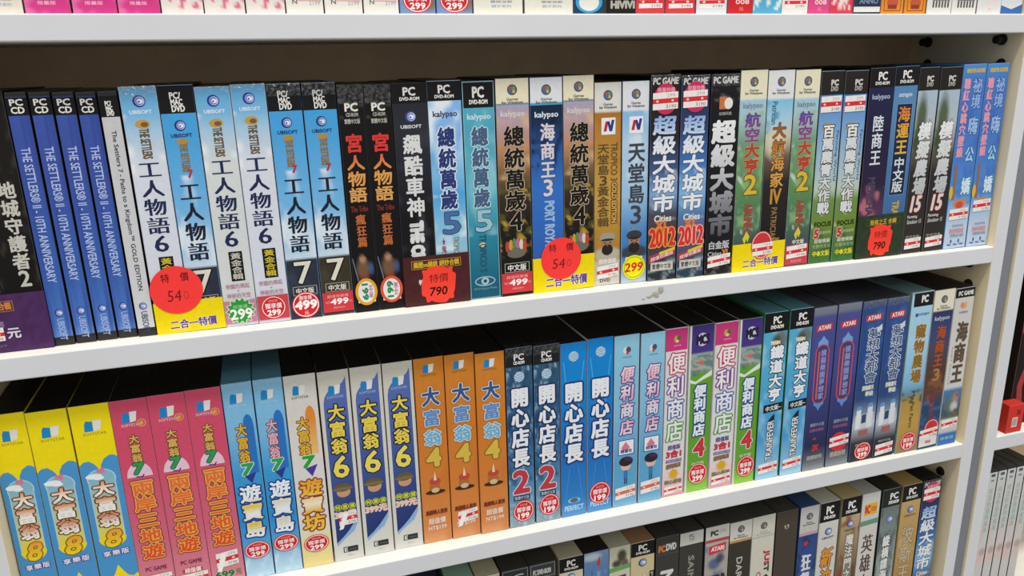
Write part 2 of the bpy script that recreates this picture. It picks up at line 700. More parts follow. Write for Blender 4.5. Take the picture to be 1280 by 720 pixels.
def ubi(d, v, r=4.3, ring='#26327f', txt='#27306a', u=.5, name=True, rotated=False):
    d.el('e', u, v, r, r, ring)
    d.el('e', u + .02, v, r * .74, r * .74, '#b9c4ea')
    d.ring('e', u + .01, v, r * .60, r * .60, r * .16, '#5563ad', 24, .6, 5.6)
    d.el('e', u + .03, v + .001, r * .36, r * .36, '#e9eefc')
    d.el('e', u + .0, v + .002, r * .16, r * .16, ring)
    if name:
        if rotated:
            d.tr('e', 'UBISOFT', u - .17, v + r * 1.5 / d.H, u + .17, v + (r * 1.5 + 17) / d.H, txt, bold=.02)
        else:
            d.th('e', 'UBISOFT', u - .30, v + (r + 2.0) / d.H, u + .30, v + (r + 4.6) / d.H, txt, bold=.05)


def orb(d, v, r=4.4, u=.5, txt='#55524c'):
    d.el('e', u, v, r, r, '#3d3e50')
    d.el('e', u - .0, v, r * .86, r * .86, '#5a6786')
    q = r * .33
    for sx, sz, c in ((-1, 1, '#b0583f'), (1, 1, '#7c9a4a'), (-1, -1, '#4a6cae'), (1, -1, '#d2b04a')):
        x, z = u + sx * q * .95 / d.W, v - sz * q * .95 / d.H
        d.pl('e', [(x - q * .8 / d.W, z + q * .7 / d.H), (x + q * .8 / d.W, z + q * .9 / d.H), (x + q * .8 / d.W, z - q * .7 / d.H), (x - q * .8 / d.W, z - q * .9 / d.H)], c)
    d.th('e', 'Games', u - .17, v + (r + 2.2) / d.H, u + .17, v + (r + 4.2) / d.H, txt, bold=.04)
    d.th('e', 'for Windows', u - .32, v + (r + 4.8) / d.H, u + .32, v + (r + 7.0) / d.H, txt, bold=.05)


def soft(d, v, u=.5, s=1.0, txt='#c9d3df'):
    w, h = 4.6 * s / d.W, 4.6 * s / d.H
    d.pl('e', [(u - w * 1.25, v + h), (u - w * .05, v + h), (u + w * .0, v - h * .8), (u - w * .9, v - h), (u - w * 1.15, v - h * .4)], '#1d86c8')
    d.pl('e', [(u + w * .0, v + h), (u + w * .95, v + h * .8), (u + w * 1.25, v - h), (u + w * .1, v - h)], '#e4e4de')
    d.th('e', 'SOFTSTAR', u - w * 1.5, v + h * 1.25, u + w * 1.7, v + h * 1.75, txt, bold=.02)


def kal(d, v, col, ol=None):
    d.th('e', 'kalypso', .14, v - .014, .86, v + .018, col, bold=.03, ol=ol)


def torn(d, v0, v1, u0=.10, u1=.92, sk=-.006, part='s', red='#d8323a', peel=False):
    h = v1 - v0
    d.r(part, u0, v0, u1, v1, '#ece8e2', sk)
    d.r(part, u0, v0 + h * .36, u1, v0 + h * .64, red, sk)
    for u in (u0 + .18 * (u1 - u0), u0 + .78 * (u1 - u0)):
        d.el(part, u, v0 + h * .5 + sk * (u - u0) / (u1 - u0), 1.3, 1.0, '#f0c9c4')
    d.th(part, '299', u0 + .55 * (u1 - u0), v0 + h * .10 + sk * .7, u0 + .88 * (u1 - u0), v0 + h * .28 + sk * .7, '#a9a49e', bold=0)
    d.th(part, '3190', u0 + .52 * (u1 - u0), v0 + h * .73 + sk * .7, u0 + .93 * (u1 - u0), v0 + h * .93 + sk * .7, '#8f8a86', bold=0.02)
    if peel:
        d.pl(part, [(u0 - .02, v1 + h * .3), (u0 + .12, v1 + h * .25), (u0 + .32, v0 + h * .2), (u0 + .18, v0 - h * .02)], '#f5f2ee')


def circ(d, v, val, r=10.5, rz=None, u=.5, part='s'):
    rz = rz or r
    d.el(part, u, v, r, rz, '#cf2630', 36)
    d.ring(part, u, v, r * .93, rz * .93, r * .07, '#f3d9d4', 36)
    k = r / d.W
    q = rz / d.H
    d.th(part, '超值回饋', u - k * .36, v - q * .66, u + k * .36, v - q * .46, '#eba9a2', bold=0)
    d.th(part, '獨享價', u - k * .66, v - q * .36, u + k * .66, v + q * .10, '#f7e9e4', bold=.02)
    d.th(part, val, u - k * .52, v + q * .22, u + k * .52, v + q * .68, '#fbf1ee', bold=.06)


def person_blob(d, v, cap, cloth):
    """a generic bearded man in a soft cap"""
    d.bl(.5, v + .066, .62, .042, cloth, 1, .25)
    d.el('i', .5, v + .008, 5.4, 8.6, '#a87c58')
    d.el('i', .5, v + .040, 5.6, 5.2, '#2a2320')
    d.el('i', .5, v - .024, 7.8, 4.4, cap)
    d.el('i', .5, v - .010, 6.2, 1.2, '#2b2926')
    d.el('i', .40, v + .004, 1.1, .6, '#2b211b')
    d.el('i', .61, v + .004, 1.1, .6, '#2b211b')
    d.el('i', .505, v + .014, .9, 1.6, '#8c6446')
    d.r('i', .38, v + .026, .62, v + .032, '#2a2320')


# ------------------------------------------------------------------ upper full shelf: designs
def d_settlers2(W, H):
    d = Art(W, H, [(0, '#3f58a8'), (.3, '#3d52a2'), (.7, '#3a62b0'), (.95, '#4a78c4'), (1, '#6a8fcc')], dvd=True)
    d.n(.05, 1, '#324796', 9, 2.0, .5, .3, 5, .7)
    band(d, .068, (('PC', .20, .78, .12, .46), ('CD', .20, .80, .54, .88)), v0=.018)
    d.tr('t', 'THE SETTLERS® II - 10TH ANNIVERSARY', .28, .205, .72, .735, '#b9c6ea', bold=.015)
    ubi(d, .862, 3.0, '#2b3f8e', '#a9b9e4', rotated=True)
    return d


def d_white_case(W, H):
    d = Art(W, H, [(0, '#c9c8c9'), (1, '#d3d4d8')], dvd=True)
    band(d, .082, PCDVD3, v0=.016)
    d.tr('t', 'The Settlers 7 - Paths to a Kingdom™ GOLD EDITION', .34, .15, .66, .80, '#2e3038', bold=.02)
    ubi(d, .868, 2.9, '#31508f', '#3b4668', rotated=True)
    return d


def gold_logo(d, v0, v1, c1='#c9a24a', c2='#6d5a3c'):
    d.el('i', .5, v0 - .018, 5.0, 3.2, '#c29a46')
    d.el('i', .55, v0 - .016, 2.6, 1.8, '#7e5a2c')
    d.tr('i', 'THE SETTLERS', .38, v0, .64, v1, c2, bold=.04)


def d_worker6(W, H, tint='#d9dce6', gold=True, foot=None):
    d = Art(W, H, [(0, '#5fa9d8'), (.10, '#78b6de'), (.17, '#a9cbe3'), (.30, tint), (.8, tint), (1, '#d2d0da')])
    d.n(.10, .42, '#eef1f4', 2.2, 11, .48, .2, 3, .8, .12)
    ubi(d, .055, 4.4, '#2a3b8c', '#dbe6f2')
    gold_logo(d, .16, .275)
    d.tv('t', '工人物語6', .20, .28, .80, .655, '#1f2b52', bold=.035, ser=True)
    d.r('m', .35, .672, .76, .80, '#15141a')
    d.tv('m', '黃金合輯', .40, .677, .71, .795, '#d8c33a' if gold else '#cfcabb', bold=.02)
    d.th('m', '帝國的興起', .14, .812, .86, .833, '#b98a9c', bold=.02)
    d.th('m', '+', .46, .838, .54, .848, '#b98a9c', bold=.02)
    d.th('m', '神秘的天空', .14, .853, .86, .874, '#b98a9c', bold=.02)
    d.film = 5.0
    return d


def d_worker7(W, H, warm=False):
    d = Art(W, H, [(0, '#3f9fdc'), (.2, '#4aa4de'), (.5, '#74b6e4'), (.70, '#b9d5ea'), (.72, '#c9dcea')])
    d.n(.35, .74, '#e6edf3', 2.0, 9, .5, .25, 8, .9, .1)
    blk = '#3a3426' if warm else '#2c3140'
    d.gb(.735, 1, [(.735, blk), (1, blk)])
    d.n(.735, 1, '#4d4636' if warm else '#3d4658', 5, 40, .5, .3, 4, .7)
    band(d, .108, PCDVD3)
    ubi(d, .155, 4.0, '#223377', '#22326b')
    d.el('i', .5, .218, 4.2, 2.6, '#b08d48')
    d.tr('i', 'THE SETTLERS', .40, .225, .62, .335, '#8d713c', bold=.05)
    d.th('i', '7', .52, .33, .66, .36, '#b03a34', bold=.08)
    d.tv('t', '工人物語', .22, .375, .80, .705, '#1b2030', bold=.035, ser=True)
    d.th('t', '7', .28, .745, .80, .84, '#dfdccc', bold=.02, ol='#1a1a1a', it=-.05)
    d.frame('m', .14, .853, .90, .893, '#b9b3a2', .4)
    d.th('m', '中文版', .24, .861, .80, .886, '#e2dfd4', bold=.03)
    d.film = 9.0
    return d


def d_palace(W, H):
    d = Art(W, H, '#100d0f')
    d.n(0, .14, '#4a4a4a', 4, 60, .62, .2, 2, .8)
    d.th('p', 'PC', .26, .075, .74, .108, '#e6e2d8', bold=.06)
    d.th('p', 'CD-ROM', .28, .115, .74, .130, '#b9b4aa', bold=.03)
    d.th('p', '繁體中文版', .20, .140, .80, .160, '#b9b4aa', bold=.02)
    d.tv('t', '宮', .18, .20, .82, .285, '#d83a34', bold=.04)
    d.tv('t', '人物語', .16, .29, .84, .50, [(.28, '#d8553a'), (.38, '#e0a052'), (.5, '#dda55a')], bold=.03)
    d.th('m', 'The Tribe', .16, .515, .84, .54, '#7d2d26', bold=.03)
    d.tv('m', '瘋狂篇', .32, .55, .70, .70, '#c06a3a', bold=.03)
    d.bl(.45, .80, .35, .06, '#7a5a44', .9)
    d.bl(.45, .755, .18, .022, '#b98a6a', .9)
    d.bl(.78, .80, .14, .035, '#46608c', .8)
    d.bl(.50, .855, .22, .04, '#8a3f2c', .8)
    d.pl('i', [(.03, .75), (.06, .745), (.24, .85), (.20, .855)], '#6d7482')
    d.film = 14.0
    return d


def d_crew(W, H):
    d = Art(W, H, [(0, '#23252c'), (.2, '#2b2e36'), (.6, '#101114'), (1, '#0c0c0e')])
    d.n(.08, .8, '#3a3d46', 3, 12, .6, .2, 6, .6)
    band(d, .085)
    ubi(d, .142, 4.6, '#35407f', '#d8d8d8')
    d.tv('t', '飆酷車神', .24, .215, .76, .585, '#dcdcda', bold=.032)
    d.tr('t', 'THE CREW', .30, .605, .66, .86, '#dededc', bold=.12)
    return d


def d_trop5(W, H, teal=False):
    if teal:
        d = Art(W, H, [(0, '#5fb0c4'), (.2, '#4da7c0'), (.5, '#5cb4c8'), (.68, '#2b8aa4'), (1, '#0f4f66')])
        d.n(.12, .7, '#9fd6e0', 2.5, 7, .52, .3, 11, .6)
    else:
        d = Art(W, H, [(0, '#e8eef4'), (.2, '#dfeaf4'), (.36, '#8fc4ea'), (.5, '#4aa6e0'), (.62, '#7fc0e4'), (1, '#b9c8c4')])
        d.n(.08, .4, '#5aa6e6', 2, 9, .5, .25, 12, .8, .15)
        d.n(.5, .75, '#dff0f4', 2, 14, .55, .25, 14, .8)
    band(d, .115 if teal else .085)
    kal(d, .155 if teal else .142, '#c9e4ea' if teal else '#3a3f5a')
    d.tv('t', '總統萬歲', .25, .195, .75, .565, '#2c3a74' if not teal else '#4a6080', bold=.045, ol='#e4e8ee' if not teal else '#b9dbe4', olw=.06)
    d.th('t', '5', .28, .578, .80, .675, '#4a6ea6' if not teal else '#9cc4d4', bold=.03, ol='#38343c', olw=.03)
    if teal:
        d.el('i', .45, .735, 2.6, 2.6, '#d8d6a0')
        d.tr('i', 'TROPICO 5', .36, .69, .58, .87, '#2c4f66', bold=.03)
        d.el('i', .5, .915, 9.5, 4.5, '#8fb4c0')
        d.el('i', .5, .915, 8.2, 3.2, '#1f5a70')
        d.el('i', .5, .915, 3.6, 3.2, '#9fc4ce')
        d.el('i', .5, .915, 1.6, 1.6, '#20485a')
        d.th('m', '2014 Kalypso Media', .12, .945, .88, .958, '#7fa9b6', bold=0)
        d.frame('i', .01, .002, .99, .998, '#8fc0cc', .6)
    else:
        d.tv('m', '★鬼才', .18, .69, .34, .80, '#8e3b4c', bold=.02)
        d.tr('m', 'TROPICO 5', .56, .69, .74, .80, '#7f8a80', bold=.02)
    return d


def d_trop4(W, H):
    d = Art(W, H, [(0, '#e6dec2'), (.112, '#e9dfc0'), (.113, '#a9a2b8'), (.2, '#b79aa4'), (.3, '#c08a62'), (.40, '#8a6544'), (.5, '#3c2f22'), (.64, '#1d1a14'), (.85, '#15130f'), (1, '#15130f')])
    d.n(.14, .45, '#d9b58a', 2, 16, .55, .2, 21, .7)
    d.n(.42, .82, '#5d5a26', 4, 26, .58, .2, 22, .8)
    d.n(.5, .82, '#c2a238', 5, 40, .72, .1, 23, .8)
    d.r('p', 0, .108, 1, .117, '#7f93a6')
    orb(d, .05)
    kal(d, .155, '#d7d2d4')
    d.tv('t', '總統萬歲4', .22, .205, .82, .69, '#15120f', bold=.03, ol='#b9a78c', olw=.045)
    for i, c in enumerate(('#b5443c', '#c79a3c', '#5a8a48', '#b06a9a', '#d8cfae', '#b5443c')):
        d.el('i', .22 + .11 * i, .745 + .006 * abs(i - 2.5), 1.9, 5.0, c)
    d.el('i', .5, .795, 8.5, 4.2, '#6f6a5e')
    d.frame('m', .12, .84, .90, .885, '#c9c4b8', .4)
    d.th('m', '中文版', .22, .848, .80, .878, '#e8e4da', bold=.03)
    return d


def red_foot(d, v0):
    d.r('s', .02, v0, .98, .985, '#cf3a42')
    h = .985 - v0
    d.th('s', '超值特惠價', .16, v0 + h * .13, .84, v0 + h * .28, '#e79a98', bold=.02)
    d.th('s', 'NT', .10, v0 + h * .44, .24, v0 + h * .56, '#eda9a6', bold=0)
    d.th('s', '499', .26, v0 + h * .34, .82, v0 + h * .62, '#f7ecea', bold=.07, it=.08)
    d.th('s', '元', .84, v0 + h * .46, .95, v0 + h * .58, '#eda9a6', bold=0)
    d.th('s', '限量特惠中', .34, v0 + h * .74, .70, v0 + h * .84, '#eda9a6', bold=0)


def d_port3(W, H):
    d = Art(W, H, [(0, '#dde0e2'), (.118, '#dfe2e4'), (.119, '#10263f'), (.2, '#152c50'), (.34, '#2a5aa0'), (.5, '#3470c4'), (.8, '#2e64b4'), (1, '#2e5aa8')])
    d.n(.14, .42, '#0c1c34', 4, 20, .52, .15, 31, .8, .3)
    d.r('p', 0, .112, 1, .122, '#4aa0c8')
    orb(d, .055)
    kal(d, .165, '#d9e2ea')
    d.tv('t', '海商王3', .30, .20, .74, .54, '#d9d0d8', bold=.035, ol='#3a4468', olw=.03)
    d.tr('i', 'PORT ROYALE 3', .40, .56, .70, .84, '#9dbbe4', bold=.05)
    return d


def d_haven(W, H, blue=False):
    if blue:
        d = Art(W, H, [(0, '#dedfe2'), (.135, '#e0e1e4'), (.136, '#7fb8e4'), (.3, '#b4cfe4'), (.55, '#9cc2e2'), (.72, '#4a8ac8'), (.85, '#3a74b0'), (1, '#b9ccd8')])
        d.n(.14, .5, '#dbe7ef', 2, 11, .5, .25, 41, .8)
    else:
        d = Art(W, H, [(0, '#dcdad4'), (.135, '#dedcd6'), (.136, '#b5762c'), (.3, '#b98638'), (.55, '#c79a48'), (.72, '#b88a34'), (.86, '#a87a36'), (.88, '#c9c2b4'), (1, '#cfcac0')])
        d.n(.14, .86, '#a06a26', 3, 14, .55, .25, 42, .6)
    orb(d, .06)
    d.r('e', .26, .165, .78, .245, '#eceaea')
    d.pl('e', [(.34, .23), (.45, .23), (.52, .182), (.41, .182)], '#b8303a')
    d.pl('e', [(.46, .182), (.56, .182), (.66, .23), (.56, .23)], '#2a3a8a')
    d.pl('e', [(.56, .23), (.66, .23), (.74, .176), (.64, .176)], '#2a3a8a')
    if blue:
        d.tv('t', '天堂島3', .24, .285, .86, .70, '#3a4450', bold=.025, ol='#9aa8b4', olw=.02)
        d.th('m', 'TROPICO 3', .16, .705, .86, .728, '#7d98b0', bold=.03)
    else:
        d.tv('t', '天堂島3黃金合輯', .12, .285, .55, .70, '#5a4422', bold=.02, ol='#a98a4c', olw=.02)
        d.tr('t', 'TROPICO 3', .62, .285, .86, .47, '#6d5228', bold=.03)
        d.tr('m', 'GOLD EDITION', .66, .48, .84, .68, '#d8b060', bold=.04, ol='#6a3a22', olw=.18)
    person_blob(d, .775, '#3a3a3e' if blue else '#a39b8a', '#3c4048' if blue else '#b9b2a0')
    d.th('m', '機密檔案', .16, .862, .84, .888, '#e2dccc', bold=.05)
    d.th('m', 'EL PRESIDENTE', .10, .893, .90, .912, '#c9c2b2', bold=0)
    return d


def d_city(W, H, dark=True):
    if dark:
        d = Art(W, H, [(0, '#221a1c'), (.3, '#2c2024'), (.45, '#3f5a8c'), (.56, '#7ea6d4'), (.66, '#4a4a58'), (.8, '#5a2a2c'), (.86, '#3a4452'), (1, '#1e242a')])
    else:
        d = Art(W, H, [(0, '#1d1c28'), (.25, '#30406c'), (.42, '#3f74b8'), (.56, '#7fb4e0'), (.68, '#4f78a8'), (.8, '#7a4450'), (.86, '#40566a'), (1, '#1e3444')])
    d.n(.88, 1, '#8fa0a8', 5, 60, .55, .2, 51, .8)
    d.n(.45, .7, '#cfdcec', 3, 18, .62, .2, 52, .7)
    d.th('p', 'PC GAME', .08, .012, .92, .042, '#cfccc6', bold=.06, it=.1)
    d.tv('t', '超級大城市', .12, .185, .88, .655, [(.18, '#7fa4dc'), (.27, '#c4d4ec'), (.34, '#e8eaee')], bold=.045, it=.06, ol='#22304a', olw=.03)
    d.th('t', 'Cities', .20, .668, .80, .70, '#e6e4dc', bold=.04)
    d.th('t', 'XL', .24, .70, .72, .735, '#e07a3c', bold=.10)
    d.th('t', '2012', .06, .735, .94, .825, '#d8332e', bold=.05, ol='#f2b9a0' if not dark else '#e8b04a', olw=.05)
    d.pl('m', [(.04, .87), (.96, .835), (.96, .872), (.04, .908)], '#b03a48')
    d.pl('m', [(.40, .855), (.96, .833), (.96, .848), (.40, .870)], '#e4c23a')
    d.th('m', '超值收藏版', .10, .866, .90, .885, '#f0dcd4', bold=.02, rise=.24)
    d.r('m', .10, .905, .90, .950, '#d9d6cc')
    d.frame('m', .12, .908, .88, .947, '#3f464c', .3)
    d.th('m', '繁體中文版', .16, .914, .84, .941, '#2c3238', bold=.02)
    d.film = 5.0
    return d


def d_plat(W, H):
    d = Art(W, H, [(0, '#1a1a1c'), (.1, '#15151a'), (1, '#17151a')])
    d.n(0, .12, '#5a6066', 5, 60, .6, .2, 55, .8)
    d.n(.9, 1, '#6a6a6a', 6, 60, .58, .2, 56, .9)
    d.th('p', 'PC GAME', .08, .012, .92, .042, '#d6d4ce', bold=.06)
    d.r('e', .30, .105, .55, .165, '#c9733c')
    d.el('e', .62, .138, 4.4, 5.2, '#e9e4da')
    d.th('e', '松崗科技', .30, .178, .74, .194, '#a9a6a0', bold=.02)
    d.tv('t', '超級大城市', .10, .215, .90, .80, [(.2, '#f2f2f0'), (.45, '#c9c9cb'), (.62, '#8a8a90'), (.82, '#4a4a50')], bold=.06)
    d.th('m', '白金版', .14, .825, .86, .865, '#bdbdc2', bold=.04)
    d.th('t', 'Cities', .10, .878, .60, .902, '#c9c7c2', bold=.02)
    d.th('t', 'XL', .62, .872, .88, .902, '#d8823c', bold=.08)
    d.film = 10.0
    return d


def d_air(W, H):
    d = Art(W, H, [(0, '#e6dfc2'), (.135, '#e8e1c6'), (.136, '#9fc8dc'), (.22, '#a9c4cc'), (.35, '#6f9a7a'), (.6, '#5d8a54'), (.72, '#487a5a'), (.86, '#4a5456'), (1, '#4a5456')])
    d.n(.2, .8, '#8fb87a', 3, 14, .55, .2, 61, .8, .2)
    d.n(.3, .8, '#d9e4d8', 3, 20, .70, .15, 62, .8, -.2)
    orb(d, .055)
    kal(d, .168, '#7d8a8c')
    d.tv('t', '航空', .24, .20, .80, .345, [(.2, '#4b4a9a'), (.35, '#8a4a7a')], bold=.04, ol='#c9a0a0', olw=.03)
    d.tv('t', '大亨', .26, .345, .82, .50, '#b0452e', bold=.045, ol='#d8a070', olw=.03)
    d.th('t', '2', .32, .505, .78, .60, '#d8b83a', bold=.04, ol='#6d3a20', olw=.04)
    d.tr('i', 'AIRLINE 2', .38, .65, .68, .80, '#a04a34', bold=.05)
    d.pl('i', [(.35, .83), (.5, .79), (.62, .82), (.55, .85), (.50, .83), (.44, .86)], '#d8c83a')
    d.th('m', '中文版', .30, .858, .78, .882, '#e4e0d6', bold=.03)
    return d


def d_voyage(W, H):
    d = Art(W, H, [(0, '#dfdfe0'), (.135, '#e2e2e2'), (.136, '#7fc0e0'), (.24, '#a9cfe0'), (.32, '#c9c4a8'), (.42, '#6a5a4a'), (.55, '#2a2422'), (.86, '#181618'), (1, '#181618')])
    d.n(.14, .3, '#4a90b8', 3, 14, .6, .15, 65, .8)
    d.bl(.4, .36, .5, .09, '#d9d2b4', .8)
    orb(d, .055)
    d.tr('i', 'Patrician', .20, .15, .40, .26, '#3a6a8a', bold=.02)
    d.tv('t', '大航海家', .28, .25, .78, .58, [(.2, '#8a4a22'), (.34, '#b06a2c'), (.5, '#d8a04a'), (.6, '#c9924a')], bold=.03, ol='#2a1a12', olw=.03)
    d.th('t', 'IV', .34, .585, .74, .66, '#c08a3a', bold=.04)
    d.tr('m', 'PATRICIAN', .40, .68, .62, .86, '#9a7a4a', bold=.02)
    d.th('m', '中文版', .24, .84, .78, .868, '#b08a5a', bold=.03)
    return d


def d_farm(W, H):
    d = Art(W, H, [(0, '#3a74b8'), (.12, '#4a86c8'), (.3, '#7fa8d4'), (.5, '#a9c0cc'), (.60, '#b9c8b8'), (.66, '#6f8f4a'), (.8, '#6f8a34'), (.9, '#4f7a34'), (1, '#3f6f3a')])
    d.n(.55, .8, '#c9cba0', 4, 30, .6, .2, 71, .8)
    d.n(.82, 1, '#2f5a2c', 4, 30, .55, .2, 72, .7)
    d.r('p', 0.004, .002, .996, .118, '#241f1d')
    d.th('p', 'PC', .44, .045, .74, .072, '#d0ccc4', bold=.08)
    d.th('p', 'DVD', .44, .077, .74, .100, '#b4b0a8', bold=.05)
    d.tv('t', '百萬農青大作戰', .22, .265, .74, .735, '#d9dcdc', bold=.045, ol='#2b2a26', olw=.06)
    d.burst('t', .40, .285, 4.5, 6.5, 6, '#b98a4a')
    d.tv('t', '百', .24, .265, .72, .335, '#e6e6e2', bold=.05, ol='#2b2a26', olw=.06)
    d.tr('m', 'Farming World', .80, .30, .94, .56, '#4a668c', bold=.02)
    d.th('m', 'FOCUS', .16, .775, .90, .80, '#1d2414', bold=.05)
    d.th('m', '5', .18, .815, .36, .86, '#c23a34', bold=.10, ol='#e8e0d4', olw=.05)
    d.th('m', '超值收錄', .40, .825, .92, .842, '#c9d0a8', bold=0)
    d.th('m', '經營模擬', .20, .868, .92, .890, '#d4d8c4', bold=.02)
    d.th('m', '完整中文化', .12, .897, .96, .918, '#b9c49a', bold=0)
    d.th('m', '中●文版', .16, .932, .92, .962, '#d8cf2c', bold=.04)
    return d


def d_land(W, H):
    d = Art(W, H, [(0, '#22264c'), (.3, '#1f1f40'), (.6, '#2a1f3c'), (.78, '#5a3a5a'), (.85, '#b06a78'), (1, '#8a4450')])
    d.n(.6, .88, '#c2707c', 3, 14, .58, .2, 75, .8)
    band(d, .098, v0=0)
    kal(d, .145, '#a9b2c9')
    d.tv('t', '陸商王', .26, .235, .70, .50, '#d9dce4', bold=.025)
    d.tr('t', 'MERCHANTS', .28, .56, .58, .86, '#4a3f5c', bold=.05)
    return d


def d_sea(W, H):
    d = Art(W, H, [(0, '#4f7fae'), (.2, '#5a88b4'), (.5, '#4a76a8'), (.8, '#3f6a9c'), (1, '#3a6090')])
    band(d, .098)
    d.th('e', 'astragon', .22, .135, .78, .16, '#c9d6e0', bold=.03)
    d.r('t', .20, .19, .84, .665, '#172644')
    d.frame('t', .19, .188, .85, .668, '#7f9cc0', .5)
    d.tv('t', '海運王', .28, .20, .78, .455, [(.2, '#d8742c'), (.33, '#e0a834'), (.46, '#d8b83a')], bold=.03)
    d.tv('t', '中文版', .30, .465, .74, .655, '#d9dde4', bold=.03)
    d.tr('t', 'TRANSOCEAN', .40, .70, .68, .96, '#c9a23a', bold=.05)
    return d


def d_sim15(W, H):
    d = Art(W, H, [(0, '#9fb6cc'), (.12, '#a9bccc'), (.3, '#b4bcc0'), (.45, '#5d564c'), (.55, '#2c2724'), (1, '#332e2b')])
    d.bl(.30, .27, .34, .17, '#4c5a34', .95)
    d.bl(.24, .38, .34, .12, '#3f4c2c', .95)
    d.n(.12, .5, '#39462a', 4, 40, .68, .15, 81, .6)
    d.r('p', 0.004, .002, .996, .118, '#201b19')
    d.th('p', 'PC', .40, .045, .70, .072, '#cfcac2', bold=.08)
    d.th('p', 'DVD', .40, .077, .70, .098, '#b4b0a8', bold=.05)
    d.tv('t', '模擬農場', .24, .28, .84, .675, [(.28, '#eceeee'), (.45, '#d4d6d6'), (.66, '#b9bcbe')], bold=.05, it=.12, ol='#4a4a48', olw=.03)
    d.th('t', '15', .26, .68, .72, .765, '#d9d4d0', bold=.05, it=.12, ol='#9c2a26', olw=.05)
    d.th('m', 'Farming', .12, .785, .62, .805, '#c9c6c0', bold=.04, it=.1)
    d.th('m', 'Simulator 15', .12, .810, .84, .832, '#b4b0aa', bold=.04, it=.1)
    d.th('m', '中文白金', .14, .898, .84, .915, '#a9a49c', bold=.02)
    return d


def d_cute(W, H):
    d = Art(W, H, [(0, '#4a8fd0'), (.1, '#4478c4'), (.5, '#4a7cc8'), (.7, '#5a94d4'), (.80, '#a9c4e0'), (.9, '#c4d2e4'), (1, '#b4c8de')], side='#3a78b4', top='#3f7ab0')
    d.n(.1, .75, '#3a66b4', 3, 12, .55, .25, 85, .7)
    d.th('m', '戀愛育成遊戲', .14, .022, .92, .044, '#d0b03c', bold=.04)
    d.tv('m', '聰紅心跳穴壁娘', .10, .07, .36, .49, '#e79aa6', bold=.06)
    d.tv('t', '祕境', .48, .07, .88, .235, '#8fb2e4', bold=.03, ol='#2c4a8c', olw=.05)
    d.tv('t', '嗨', .48, .27, .88, .375, '#9fc0ea', bold=.03, ol='#2c4a8c', olw=.05)
    d.tv('t', '公', .50, .43, .86, .52, '#9fd0ea', bold=.05, ol='#2c4a8c', olw=.05)
    d.tv('t', '嬌', .50, .60, .88, .70, '#d4e8f0', bold=.04, ol='#4a8ab0', olw=.05)
    d.r('i', .12, .53, .24, .72, '#8f6d58')
    d.el('i', .06, .68, 2.5, 7.0, '#d8b83a')
    d.el('i', .5, .745, 8.0, 5.0, '#e0803c')
    d.el('i', .5, .752, 5.0, 3.5, '#c9503a')
    d.th('m', '限量豪華版', .30, .862, .80, .878, '#8f9cb4', bold=0)
    d.th('m', '超值特惠價', .20, .886, .84, .912, '#d89aa0', bold=.03)
    d.th('m', '附贈精美海報', .26, .916, .86, .936, '#7f8aa4', bold=0)
    for u in (.32, .66):
        d.el('i', u, .958, 1.1, 2.2, '#4a6a9c')
    d.th('i', '~ ~ ~', .16, .972, .88, .982, '#3f5a88', bold=.06)
    return d


def d_dungeon(W, H, first=False):
    d = Art(W, H, [(0, '#15130f'), (.3, '#1a1714'), (.7, '#120f0d'), (1, '#0f0d0c')])
    d.n(0, .8, '#4a4438', 4, 18, .62, .2, 91, .6, .3)
    if not first:
        d.tv('t', '地城守護者2', .42, .33, .84, .745, '#c9c6bc', bold=.035)
    d.th('p', 'PC', .30, .03, .70, .06, '#cfcac2', bold=.05)
    return d


